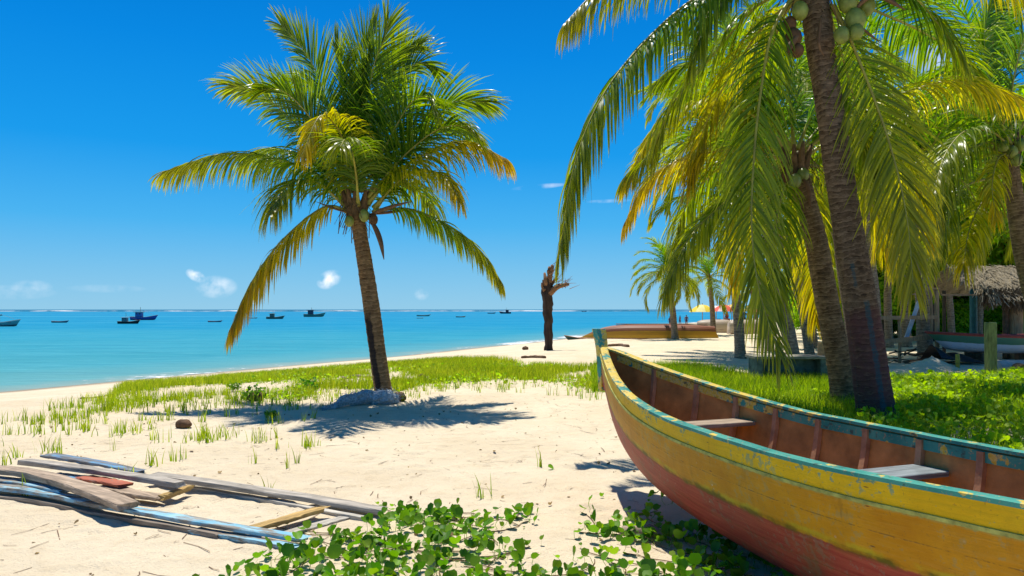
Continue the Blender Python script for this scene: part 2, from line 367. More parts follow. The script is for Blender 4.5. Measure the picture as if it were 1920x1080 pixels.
def m_hull():
    """painted planking of the canoe: v = share of the side from rail (0) to keel (1), s = metres from the bow"""
    t = NT('hull_paint'); v = t.attr('v'); s = t.attr('s'); o = t.coord('Object')
    n = t.noise(o, 3.2, 6, .6); nf = t.noise(o, 26, 5, .65); ns = t.noise(t.coord('Object', (1, 1, 1)), 70, 3)
    wob = t.math('MULTIPLY', t.math('SUBTRACT', n, .5), .05)
    vv = t.math('ADD', v, t.math('ADD', wob, t.math('MULTIPLY', t.math('SUBTRACT', nf, .5), .03)))
    cmb = t.n('ShaderNodeCombineXYZ'); t.l(t.math('MULTIPLY', s, .8), cmb.inputs[0]); t.l(t.math('MULTIPLY', v, 14.), cmb.inputs[1])
    gr = t.noise(cmb.outputs[0], 3.0, 6, .6, .3)
    yel = t.mix(t.rng(n, .35, .65), (.72, .41, .005), (.84, .52, .010))
    ora = t.mix(t.rng(n, .35, .65), (.50, .205, .005), (.62, .295, .010)); ora = t.mix(t.math('MULTIPLY', t.rng(gr, .5, .75), .5), ora, (.60, .32, .05))
    red = t.mix(t.rng(gr, .35, .65), (.30, .034, .026), (.43, .085, .050)); red = t.mix(t.math('MULTIPLY', t.rng(n, .5, .7), .5), red, (.26, .06, .04))
    c = t.mix(t.rng(v, .144, .148), yel, ora)
    c = t.mix(t.rng(vv, .455, .465), c, red)
    # teal undercoat showing through chips near the rail; grime streaks; pale scuffs
    chip = t.math('MULTIPLY', t.rng(t.math('ADD', nf, t.math('MULTIPLY', t.math('SUBTRACT', n, .5), .7)), .60, .63), t.rng(v, .0, .14, .95, .2)); c = t.mix(chip, c, (.10, .30, .22))
    seam = t.math('MULTIPLY', t.rng(t.math('ABSOLUTE', t.math('SUBTRACT', v, .15)), .010, .022, 1, 0), t.rng(nf, .35, .6)); c = t.mix(t.math('MULTIPLY', seam, .8), c, (.32, .36, .11))
    # moss and dirt on the waterline
    ml = t.math('MULTIPLY', t.rng(t.math('ABSOLUTE', t.math('SUBTRACT', vv, .452)), .010, .034, 1, 0), t.rng(t.noise(o, 7, 4), .38, .62)); c = t.mix(t.math('MULTIPLY', ml, .9), c, (.11, .095, .010))
    yl = t.math('MULTIPLY', t.rng(t.math('ABSOLUTE', t.math('SUBTRACT', vv, .428)), .006, .024, 1, 0), t.rng(t.noise(o, 5.3, 4), .45, .6)); c = t.mix(t.math('MULTIPLY', yl, .7), c, (.55, .42, .02))
    gm = t.math('MULTIPLY', t.rng(n, .56, .7), t.math('MULTIPLY', t.rng(v, .5, .8), .8)); c = t.mix(gm, c, (.12, .06, .03))
    vo = t.n('ShaderNodeTexVoronoi'); t.l(o, vo.inputs['Vector']); vo.inputs['Scale'].default_value = 14
    spk = t.math('MULTIPLY', t.rng(vo.outputs['Distance'], .07, .12, 1, 0), t.rng(t.noise(o, 2.3, 3), .52, .6)); c = t.mix(t.math('MULTIPLY', spk, .7), c, (.62, .55, .40))
    scr = t.math('MULTIPLY', t.rng(gr, .68, .72), .5); c = t.mix(scr, c, (.22, .13, .03))
    c = t.mix(t.math('MULTIPLY', t.rng(ns, .62, .7), .35), c, (.20, .11, .03))
    # seams between the planks and rusty nail heads along the frames
    for sv in (.30, .62, .78):
        sm = t.math('MULTIPLY', t.rng(t.math('ABSOLUTE', t.math('SUBTRACT', t.math('ADD', v, t.math('MULTIPLY', t.math('SUBTRACT', n, .5), .012)), sv)), .0015, .005, 1, 0), t.rng(nf, .42, .58)); c = t.mix(t.math('MULTIPLY', sm, .7), c, (.16, .085, .02))
    cell = t.n('ShaderNodeCombineXYZ'); t.l(t.math('SUBTRACT', t.math('FRACT', t.math('MULTIPLY', s, 2.38)), .5), cell.inputs[0]); t.l(t.math('SUBTRACT', t.math('FRACT', t.math('MULTIPLY', v, 9.)), .5), cell.inputs[1])
    ln_ = t.n('ShaderNodeVectorMath', operation='LENGTH'); t.l(cell.outputs[0], ln_.inputs[0]); nail = t.math('MULTIPLY', t.rng(ln_.outputs['Value'], .02, .045, 1, 0), t.rng(t.noise(o, 5.7, 3), .5, .55)); c = t.mix(t.math('MULTIPLY', nail, .85), c, (.14, .05, .02))
    drip = t.math('MULTIPLY', t.rng(t.noise(t.coord('Object', (9, 9, .9)), 1.4, 5, .7), .60, .72), .45); c = t.mix(drip, c, (.20, .11, .02))
    h = t.math('ADD', t.math('MULTIPLY', gr, .8), t.math('MULTIPLY', nf, .4))
    gp = t.math('MULTIPLY', t.rng(t.noise(o, 1.7, 5, .7), .5, .68), .35); c = t.mix(gp, c, (.24, .12, .015))
    return t.done(t.bsdf(c, .5, .16, t.bump(h, .45, .012)))
def m_rail():
    t = NT('rail_paint'); s = t.attr('s'); o = t.coord('Object'); n = t.noise(o, 9, 5, .65); nf = t.noise(o, 40, 4); n2 = t.noise(o, 4, 3)
    teal = t.mix(t.rng(n2, .35, .65), (.015, .21, .175), (.07, .33, .25))
    yel = t.mix(t.rng(nf, .4, .6), (.62, .42, .03), (.68, .52, .14))
    c = t.mix(t.rng(t.math('ADD', n, t.math('ADD', t.rng(s, .8, 2.8, .13, -.08), t.math('MULTIPLY', t.math('SUBTRACT', n2, .5), .25))), .52, .56), teal, yel)
    c = t.mix(t.rng(nf, .60, .68), c, (.30, .26, .16))
    c = t.mix(t.math('MULTIPLY', t.rng(t.noise(o, 17, 4), .6, .68), .8), c, (.05, .07, .055))
    return t.done(t.bsdf(c, .5, .3, t.bump(nf, .4, .008)))

M = {}
M['sand'] = m_sand(); M['water'] = m_water(); M['foam'] = m_foam(); M['surf'] = m_surf()
M['frond'] = m_leaf('palm_leaf', (.066, .180, .009), (.36, .32, .014), .52, .42, .34)
M['frond_y'] = m_leaf('palm_leaf_yellowing', (.17, .27, .009), (.48, .36, .012), .57, .4, .36)
M['frond_far'] = m_leaf('palm_leaf_background', (.095, .235, .011), (.36, .34, .018), .55, .25, .5)
M['frond_dead'] = m_leaf('palm_leaf_dead', (.11, .060, .022), (.16, .095, .035), .2, .15, .7, 1.2)
M['dry_leaf'] = m_leaf('dry_leaf', (.20, .12, .05), (.38, .26, .13), .2, .15, .7, 1.2)
M['rachis'] = m_simple('rachis', (.34, .30, .045), .45, .3, 3, .4)
M['grass'] = m_leaf('grass', (.12, .26, .010), (.40, .42, .045), .5, .2, .6)
M['creeper'] = m_leaf('creeper_leaf', (.055, .170, .012), (.16, .30, .02), .38, .22, .5, 1.9)
M['bank'] = m_leaf('creeper_leaf_lit', (.10, .26, .010), (.26, .40, .02), .48, .22, .5, 2.)  # brighter copy of the creeper leaf, sunlight painted into its green
M['bush'] = m_leaf('bush_leaf', (.10, .26, .012), (.28, .42, .02), .55, .15, .5, 2.0)
M['fiber'] = m_simple('palm_fibre', (.17, .10, .045), .9, .5, 12)
M['spathe'] = m_simple('spathe', (.16, .085, .04), .7, .4, 9)
M['coconut'] = m_simple('coconut_green', (.22, .26, .05), .4, .35, 8, .4)
M['nut_dry'] = m_simple('coconut_dry', (.12, .06, .025), .8, .4, 12)
M['trunk1'] = m_trunk('trunk_leaning', (.15, .080, .034), (.27, .165, .075), 12, dark=(.83, .085, 1.7))
M['trunkA'] = m_trunk('trunk_painted', (.085, .050, .028), (.19, .125, .075), 11, paint=True)
M['trunkB'] = m_trunk('trunk_ringed', (.10, .062, .030), (.23, .155, .08), 13)
M['trunk_far'] = m_trunk('trunk_background', (.20, .13, .08), (.34, .25, .165), 9)
M['bark'] = m_simple('bark', (.12, .08, .05), .9, .4, 9, .1, .6)
M['charred'] = m_simple('charred_wood', (.055, .035, .025), .85, .5, 7, .2, .7, (1, 1, .25))
M['rootwood'] = m_simple('root_wood', (.26, .13, .06), .85, .4, 14, .2, .6)
M['hull'] = m_hull(); M['rail'] = m_rail()
M['strip'] = m_simple('rubbing_strip', (.42, .40, .09), .6, .45, 16, .3, .3)
M['inner'] = m_simple('inner_planking', (.46, .22, .06), .6, .4, 5, .25, .4, (1, 1, 1))
M['rib'] = m_simple('rib_wood', (.42, .22, .11), .65, .35, 10)
M['thwart'] = m_wood('thwart_wood', (.38, .29, .20))
M['thwart_blue'] = m_wood('thwart_grey', (.24, .27, .27))

# ------------------------------------------------------------------ terrain
SEA = -1.6
SH = np.array([(-90, -60), (-50, -6), (-33, 14), (-20.4, 29.8), (-17.8, 34.7), (-13.8, 42.2), (-7.9, 52.5), (-4.0, 61.6), (2.1, 74.5), (9.2, 92.4), (22, 128), (42, 178), (95, 255), (260, 370), (900, 520)], float)
def shore_d(x, y):
    """distance inland of the waterline, negative out at sea"""
    x = np.asarray(x, float); y = np.asarray(y, float); best = np.full(x.shape, 1e9); sg = np.ones(x.shape)
    for a, b in zip(SH[:-1], SH[1:]):
        e = b-a; L2 = e@e; t = np.clip(((x-a[0])*e[0]+(y-a[1])*e[1])/L2, 0, 1)
        d = np.hypot(x-a[0]-t*e[0], y-a[1]-t*e[1]); cr = (x-a[0])*e[1]-(y-a[1])*e[0]
        m = d < best-1e-9; best = np.where(m, d, best); sg = np.where(m, np.sign(cr), sg)
    return best*sg
def vnoise(x, y, seed=0):
    r = np.random.default_rng(seed); o = 0
    for i in range(7):
        a = r.uniform(0, 6.28); k = r.uniform(.7, 1.6); p = r.uniform(0, 6.28)
        o = o + np.sin((x*math.cos(a)+y*math.sin(a))*k+p+1.3*np.sin((x*math.sin(a)-y*math.cos(a))*k*.7+p*2))
    return o/7
def ground(x, y):
    d = shore_d(x, y)
    d = d + .8*vnoise(np.asarray(x)*.12, np.asarray(y)*.12, 5)*np.clip(np.abs(d)/6, 0, 1)
    lin = SEA + .085*d; k = .10
    z = -np.log1p(np.exp(-lin/k))*k                                  # smooth min(lin, 0)
    z = np.where(d < 0, SEA+.06*d, z)
    inl = np.clip(d/14, 0, 1)
    z = z + inl*(.035*vnoise(x, y, 1)*1. + .02*vnoise(np.asarray(x)*3.2, np.asarray(y)*3.2, 2) + .010*vnoise(np.asarray(x)*8, np.asarray(y)*8, 3))
    return z
def GZ(x, y): return float(ground(np.array([x]), np.array([y]))[0])
def G(px, py, lo=3., hi=400.):
    """the point of the ground seen at a pixel of the photograph"""
    Y = np.geomspace(lo, hi, 1500); z = CAMZ-(py-HOR)/F*Y; g = ground((px-960)/F*Y, Y); i = int(np.argmax(z <= g))
    y = Y[i]; return np.array([(px-960)/F*y, y, GZ((px-960)/F*y, y)])
def build_ground():
    ys = np.r_[np.linspace(-8, 3, 30)[:-1], np.geomspace(3, 60, 520)[:-1], np.geomspace(60, 700, 120)]
    u = np.linspace(-1, 1, 521); xs = np.sign(u)*(np.abs(u)*9 + (np.exp(np.abs(u)*4.6)-1)*3.2)
    X, Yg = np.meshgrid(xs, ys); Z = ground(X.ravel(), Yg.ravel()).reshape(X.shape)
    near = (Yg < 22) & (np.abs(X) < 16)
    rr = np.random.default_rng(3)                                     # trodden hollows
    for _ in range(900):
        cx, cy = rr.uniform(-9, 6), rr.uniform(3.6, 15); s = rr.uniform(.06, .15); dp = rr.uniform(.010, .032); a = rr.uniform(0, 3.14)
        m = near & (np.abs(X-cx) < .5) & (np.abs(Yg-cy) < .5)
        dx, dy = X[m]-cx, Yg[m]-cy; p = (dx*math.cos(a)+dy*math.sin(a))/s; q = (-dx*math.sin(a)+dy*math.cos(a))/(s*.55)
        r2 = p*p+q*q; Z[m] -= dp*np.exp(-r2)-dp*.45*np.exp(-(np.sqrt(r2)-1.6)**2*3)
    ny, nx = X.shape; i = np.arange(ny-1)[:, None]*nx+np.arange(nx-1)[None]
    Q = np.stack([i, i+1, i+nx+1, i+nx], -1).reshape(-1, 4)
    me = new_mesh('sand', np.stack([X.ravel(), Yg.ravel(), Z.ravel()], 1), Q, True)
    o = obj('sand', me, M['sand']); o['kind'] = 'structure'
build_ground()
# far land and sea bed as one sheet under everything
me = new_mesh('sea_bed', [(-9000, -200, -6), (9000, -200, -6), (9000, 16000, -6), (-9000, 16000, -6)], [(0, 1, 2, 3)])
obj('sea_bed', me, M['sand'])['kind'] = 'structure'
u_ = np.linspace(-1, 1, 241); xs_ = np.sinh(u_*8)*6.04; ys_ = np.r_[-150, -20, np.geomspace(3, 15000, 260)]
X_, Y_ = np.meshgrid(xs_, ys_); i_ = np.arange(len(ys_)-1)[:, None]*241+np.arange(240)[None]
me = new_mesh('sea', np.stack([X_.ravel(), Y_.ravel(), np.full(X_.size, SEA)], 1), np.stack([i_, i_+1, i_+242, i_+241], -1).reshape(-1, 4), True, {'shore': -shore_d(X_.ravel(), Y_.ravel())})
obj('sea', me, M['water'])['kind'] = 'structure'
# foam where the water laps the beach
pth, _ = smooth_path(SH[2:13], 900)
tn = np.gradient(pth, axis=0); tn /= np.linalg.norm(tn, axis=1)[:, None]; nn = np.stack([tn[:, 1], -tn[:, 0]], 1)
wv = .5*np.sin(np.arange(900)*.21)+.4*np.sin(np.arange(900)*.083+1)
V = []; E_ = []
for k, off in enumerate((-2.4, -1.2, -.3, .5)):
    p = pth+nn*(off+wv*.3)[:, None]; V.append(np.c_[p, np.full(900, SEA+.02+(.045*max(0, off)))]); E_.append(np.full(900, (0, .5, 1, .2)[k]))
V = np.concatenate(V); i = np.arange(899); Q = np.concatenate([np.stack([i+k*900, i+1+k*900, i+1+(k+1)*900, i+(k+1)*900], -1) for k in range(3)])
me = new_mesh('foam', V, Q, True, {'edge': np.concatenate(E_)}); tag(obj('foam', me, M['foam']), 'thin white foam where the water laps the sand', 'foam', kind='stuff')
# surf breaking on the reef near the horizon
u = np.linspace(-2600, 3200, 500); V = []
for k, (o_, h_) in enumerate(((0, .05), (8, 1.3), (22, .9), (60, .05))):
    V.append(np.c_[u, 1290+u*.04+20*np.sin(u*.006)+o_, SEA+h_*(.7+.5*np.sin(u*.05)*np.sin(u*.013+2))])
V = np.concatenate(V); i = np.arange(499); Q = np.concatenate([np.stack([i+k*500, i+1+k*500, i+1+(k+1)*500, i+(k+1)*500], -1) for k in range(3)])
tag(obj('surf', new_mesh('surf', V, Q, True), M['surf']), 'long line of white surf breaking on the reef below the horizon', 'surf', kind='stuff')

# ------------------------------------------------------------------ palms
def frond_geo(path3, leafL=.85, lw=.018, sp=.045, side=None, roll=0., droop=1.0, tipy=.6, basey=0., vee=.35, r0=.028, seed=0, petiole=.10, K=6, ang=1.0, sparse=0.):
    """one pinnate frond along a 3-D path: (rachis V, F), (leaflet V, Q, tip, rnd)"""
    rg = np.random.default_rng(seed); _, L = smooth_path(path3, 8); n = max(12, int(L*(1-petiole)/sp)); pts, L = smooth_path(path3, 60)
    T = np.gradient(pts, axis=0); T /= np.linalg.norm(T, axis=1)[:, None]
    if side is None:
        ch = pts[-1]-pts[0]; sv = np.cross(ch, (0, 0, 1.))
        if np.linalg.norm(sv) < .15*np.linalg.norm(ch): sv = np.array([1., 0, 0])
    else: sv = np.array(side, float)
    S = sv-(T@sv)[:, None]*T; S /= np.linalg.norm(S, axis=1)[:, None]; N = np.cross(S, T)
    N *= np.where((N[:, 2:3].mean() < 0), -1, 1)
    if roll: c, s = math.cos(roll), math.sin(roll); S, N = S*c+N*s, N*c-S*s
    rad = r0*(1-.85*np.linspace(0, 1, 60)); rad[:8] *= np.linspace(1.8, 1, 8)
    rV, rF = tube(pts, rad, 5)
    tt = np.linspace(petiole, 1., n); tt = np.r_[tt, tt]; sg = np.r_[np.ones(n), -np.ones(n)]
    tt = np.clip(tt+rg.normal(0, .35/n, 2*n), 0, 1)
    if sparse: kp = rg.random(2*n) > sparse; tt, sg = tt[kp], sg[kp]
    m = len(tt); idx = tt*59
    def at(A): return np.stack([np.interp(idx, np.arange(60), A[:, k]) for k in range(3)], 1)
    p, t_, s_, n_ = at(pts), at(T), at(S), at(N)
    q = (tt-petiole)/(1-petiole)
    prof = np.interp(q, [0, .08, .3, .6, .85, 1], [.5, .8, 1., .95, .75, .5])*(1+rg.normal(0, .08, m))
    a = np.interp(q, [0, .5, 1], [1.05, .72, .28])*ang + rg.normal(0, .07, m)
    vv = vee+rg.normal(0, .12, m)
    d = t_*np.cos(a)[:, None]+(s_*(sg*np.cos(vv))[:, None]+n_*np.sin(vv)[:, None])*np.sin(a)[:, None]
    d /= np.linalg.norm(d, axis=1)[:, None]
    ll = leafL*prof; cur = p.copy(); cen = [cur.copy()]; wd = []
    tw = rg.normal(0, .5, m)
    dr = droop*(1+rg.normal(0, .25, m))
    for k in range(K):
        wv_ = t_-(np.sum(t_*d, 1))[:, None]*d; wv_ /= np.linalg.norm(wv_, axis=1)[:, None]+1e-6; bn = np.cross(d, wv_)
        wd.append(wv_*np.cos(tw)[:, None]+bn*np.sin(tw)[:, None])
        d = d+np.array([0, 0, -1.])*(dr*.34*(.5+k*.2))[:, None]; d /= np.linalg.norm(d, axis=1)[:, None]
        cur = cur+d*(ll/K)[:, None]; cen.append(cur.copy())
    wd.append(wd[-1]); cen = np.stack(cen, 1); wd = np.stack(wd, 1)
    wp = np.interp(np.linspace(0, 1, K+1), [0, .15, .6, .9, 1], [.5, 1, .85, .4, .05])*lw
    V, Q = strips(cen, wd*wp[None, :, None])
    tipv = basey+(tipy-basey)*np.clip(q, 0, 1)[:, None]**1.5*.8+np.linspace(0, .35, K+1)[None]*tipy
    tipv = np.repeat(np.broadcast_to(tipv, (m, K+1)), 2, 1).ravel(); rnd = np.repeat(rg.random(m), 2*(K+1))
    return (rV, rF), (V, Q, tipv, rnd)
def frond_mesh(name, path3, **k):
    (rV, rF), (V, Q, tip, rnd) = frond_geo(path3, **k)
    caps = [f for f in rF if len(f) != 4]; rq = np.array([f for f in rF if len(f) == 4])
    nV = len(rV); allV = np.vstack([rV, V]); allQ = np.vstack([rq, Q+nV])
    me = new_mesh(name, allV, allQ, False, {'tip': np.r_[np.zeros(nV), tip], 'rnd': np.r_[np.full(nV, .5), rnd]})
    mi = np.zeros(len(allQ), dtype=np.int32); mi[:len(rq)] = 1; me.polygons.foreach_set('material_index', mi)
    return me
def trunk_mesh(name, pts, r_of_t, n=18, ring=13., flare=.25, seed=0, step=.03):
    _, L = smooth_path(pts, 10); K = max(12, int(L/step)); p, L = smooth_path(pts, K)
    T = np.gradient(p, axis=0); T /= np.linalg.norm(T, axis=1)[:, None]
    S = np.cross(T, (0, 1., 0)); S /= np.linalg.norm(S, axis=1)[:, None]; N = np.cross(S, T)
    h = np.linspace(0, L, K); a = np.linspace(0, 2*math.pi, n, endpoint=False); rg = np.random.default_rng(seed)
    r = np.interp(h/L, *r_of_t)
    fr = (h*ring/1.3+1.1*vnoise(h*2.3, h*0, seed)) % 1
    r = r*(1+.018*(fr-.5)+.02*vnoise(h*1.7, h*0, seed+3)) + flare*r[0]*np.exp(-h/.18)
    rr = r[:, None]*(1+.035*np.sin(3*a+2*h[:, None])+.03*np.sin(5*a-1.7*h[:, None]+seed)) + rg.normal(0, .0025, (K, n))
    V = p[:, None]+rr[..., None]*(np.cos(a)[None, :, None]*S[:, None]+np.sin(a)[None, :, None]*N[:, None])
    u = np.broadcast_to((a/(2*math.pi))[None], (K, n)); i = np.arange(K-1)[:, None]*n+np.arange(n)[None]; j = np.arange(K-1)[:, None]*n+(np.arange(n)[None]+1) % n
    Q = np.stack([i, j, j+n, i+n], -1).reshape(-1, 4)
    me = new_mesh(name, V.reshape(-1, 3), Q, True, {'h': np.repeat(h, n), 'u': u.ravel()})
    return fixn(me)
def blob_mesh(name, c, r, seed=0, sub=2, amp=.12, sq=(1, 1, 1)):
    import bmesh
    bm = bmesh.new(); bmesh.ops.create_icosphere(bm, subdivisions=sub, radius=1)
    rg = np.random.default_rng(seed); ph = rg.uniform(0, 6, 6)
    for v in bm.verts:
        k = 1+amp*(math.sin(3*v.co.x+ph[0])*math.sin(3*v.co.y+ph[1])+.5*math.sin(6*v.co.z+ph[2])*math.sin(5*v.co.x+ph[3]))
        v.co = Vector((v.co.x*k*r*sq[0]+c[0], v.co.y*k*r*sq[1]+c[1], v.co.z*k*r*sq[2]+c[2]))
    me = bpy.data.meshes.new(name); bm.to_mesh(me); bm.free(); me.polygons.foreach_set('use_smooth', np.ones(len(me.polygons), dtype=bool)); return me
def crown_heart(root, c, r, seed, n=10):
    """fibrous leaf bases where the fronds leave the trunk"""
    rg = np.random.default_rng(seed); m = MB()
    for k in range(n):
        a = k*2.4; d = np.array([math.cos(a), math.sin(a), 0]); e = rg.uniform(.25, .6)
        p = [c+d*r*.4-np.array([0, 0, r*1.6]), c+d*r*1.0, c+d*r*(1.2+e)+np.array([0, 0, r*(1.6+e)])]; pp, _ = smooth_path(p, 6)
        m.tube(pp, [r*.5, r*.52, r*.45, r*.36, r*.26, r*.15], 6)
    m.build('leaf_bases', M['fiber'], root, True)
    # loose fibre threads
    N_ = 60; b = c+rg.normal(0, 1, (N_, 3))*[r*.8, r*.8, r*.8]; K = 5; d = rg.normal(0, 1, (N_, 3)); d[:, 2] -= .7; d /= np.linalg.norm(d, axis=1)[:, None]
    t = np.linspace(0, 1, K); cen = b[:, None]+d[:, None]*(t[None, :, None]*r*2.2)+np.array([0, 0, -1.])*(t**2)[None, :, None]*r*1.5
    wd = np.cross(d, rg.normal(0, 1, (N_, 3))); wd /= np.linalg.norm(wd, axis=1)[:, None]; V, Q = strips(cen, np.broadcast_to(wd[:, None]*r*.05, cen.shape))
    obj('fibre', new_mesh('fibre', V, Q), M['fiber'], root)

def hero_palm(label, trunk_px, Y, widths, fronds, trunk_mat, group, seed=0, depths=None, coconuts=(), spathes=(), kw=None, heart=.16):
    tp = [P(x, y, Y if depths is None else d) for (x, y), d in zip(trunk_px, depths or [Y]*len(trunk_px))]
    gx, gy = tp[0][0], tp[0][1]; tp[0][2] = GZ(gx, gy)-.05
    root = empty('coconut_palm', (gx, gy, tp[0][2]+.05), label, 'palm tree', group)
    ts = np.linspace(0, 1, len(widths)); obj('trunk', trunk_mesh('trunk', tp, (ts, np.array(widths)/2/F*Y), seed=seed, n=22), trunk_mat, root)
    c = np.array(tp[-1]); crown_heart(root, c+[0, 0, .05], heart, seed)
    for i, f in enumerate(fronds):
        pts = f[0]; y0, y1 = f[1]; k = dict(kw or {}); k.update(f[2] if len(f) > 2 else {}); mat = M[k.pop('mat', 'frond')]
        nn_ = len(pts); pw = k.pop('pw', 1.3)
        p3 = [P(x, y, Y+y0+(y1-y0)*(j/(nn_-1))**pw) for j, (x, y) in enumerate(pts)]
        me = frond_mesh('frond', p3, seed=seed*100+i, **k)
        obj('frond', me, [mat, M['rachis']], root)
    for (x, y, dy, r) in coconuts:
        col = M['coconut'] if r > 0 else M['nut_dry']; r = abs(r); p = P(x, y, Y+dy)
        obj('coconut', blob_mesh('coconut', p, r, int(x), 2, .05, (1, 1, 1.22)), col, root)
    for pts, w_ in spathes:
        p3, _ = smooth_path([P(x, y, Y+dy) for x, y, dy in pts], 12)
        rr = w_*np.sin(np.linspace(.35, math.pi-.12, 12)); obj('spathe', new_mesh('spathe', *tube(p3, rr, 6), True), M['spathe'], root)
    return root

GP = 'coconut palms on the beach'
# --- the leaning palm standing alone left of the middle
fr1 = [
 ([(672,360),(700,235),(728,150),(756,100),(785,85)], (0,.5), dict(tipy=.4, droop=.25, roll=1.)),
 ([(660,362),(648,235),(640,140),(628,85)], (0,.3), dict(tipy=.35, droop=.2, roll=-1.2)),
 ([(655,365),(612,265),(565,200),(525,168),(490,168)], (0,-.9), dict(tipy=.4, droop=.4, roll=-.7)),
 ([(690,370),(755,295),(812,248),(855,235),(890,250)], (0,-.9), dict(tipy=.4, droop=.5, roll=.4)),
 ([(655,392),(600,330),(520,298),(420,288),(312,320)], (0,-.3), dict(tipy=.95, droop=1.2, vee=.1)),
 ([(662,402),(610,388),(530,450),(472,530),(434,612)], (0,-1.3), dict(tipy=.95, basey=.35, droop=1.3, vee=0., mat='frond_y')),
 ([(700,395),(770,393),(850,428),(905,475),(940,528)], (0,.4), dict(tipy=1., droop=1.3, vee=0., leafL=.75)),
 ([(690,380),(750,320),(820,278),(880,266),(946,296)], (0,-.7), dict(tipy=1., droop=1.1, vee=.1, mat='frond_y')),
 ([(690,370),(740,270),(800,215),(855,190),(912,192)], (0,.4), dict(tipy=.5, droop=.35, roll=.75, leafL=1.05)),
 ([(645,370),(590,275),(530,208),(475,170),(432,162)], (0,.2), dict(tipy=.5, droop=.35, roll=-.75, leafL=1.05)),
 ([(650,365),(625,240),(595,140),(562,85),(528,48)], (0,.3), dict(tipy=.45, droop=.2, roll=-1.1, leafL=.98)),
 ([(668,360),(684,220),(702,120),(720,75),(728,42)], (0,-.4), dict(tipy=.5, droop=.2, roll=1.25, leafL=.98)),
 ([(664,360),(668,210),(680,110),(693,75),(706,45)], (.1,.9), dict(tipy=.4, droop=.2, roll=1.35, leafL=.98)),
 ([(676,360),(708,250),(745,160),(782,118),(818,132)], (0,.8), dict(tipy=.4, droop=.3, roll=.9, leafL=1.05)),
 ([(680,360),(725,270),(765,200),(795,180),(815,205)], (0,-1.), dict(tipy=.4, droop=.6, roll=.5)),
 ([(668,385),(655,300),(632,240),(600,218),(566,290)], (-.1,-2.1), dict(tipy=.9, basey=.3, droop=.9, vee=.1, mat='frond_y', leafL=.7, side=(.8,.3,.3))),
 ([(655,385),(600,310),(545,285),(500,283),(462,302)], (0,1.5), dict(tipy=.7, droop=1.)),
 ([(700,390),(760,330),(815,322),(845,342),(862,378)], (0,-1.4), dict(tipy=1., droop=1.1, mat='frond_y', leafL=.7)),
 ([(660,360),(638,260),(605,190),(580,160),(545,150)], (0,1.4), dict(tipy=.4, droop=.5, roll=-.6)),
 ([(690,385),(740,310),(790,258),(840,235),(885,250)], (0,1.4), dict(tipy=.5, droop=.8)),
 ([(652,392),(600,345),(555,340),(525,365),(508,400)], (0,-1.7), dict(tipy=.7, droop=1.1)),
 ([(700,398),(740,350),(770,350),(800,372),(815,400)], (0,1.8), dict(tipy=.6, droop=1.1)),
 ([(668,360),(672,260),(680,170),(690,120),(698,95)], (0,0), dict(tipy=.3, droop=.1, vee=.9, ang=.5, leafL=.6)),
 ([(672,385),(668,330),(660,285),(648,262),(638,275)], (-.2,-2.4), dict(tipy=.5, droop=.8, side=(1,0,.1))),
]
hero_palm('lone leaning coconut palm left of the middle, whole crown against open sky', [(722,752),(712,690),(700,600),(688,520),(677,450),(668,392)], 14., [31,31,31,29,27,27], fr1, M['trunk1'], GP, 1,
    coconuts=[(683,404,-.3,.10),(700,412,-.25,-.09),(655,415,-.3,.09)],
    spathes=[([(690,404,-.2),(720,392,-.3),(750,383,-.35),(772,378,-.4)], .035), ([(692,408,-.2),(705,430,-.3),(714,455,-.35),(720,487,-.35)], .05), ([(660,400,-.2),(630,392,-.3),(592,378,-.3)], .022), ([(695,402,0),(730,398,0),(775,392,.2)], .03)],
    kw=dict(sp=.023, leafL=.92, lw=.0142))
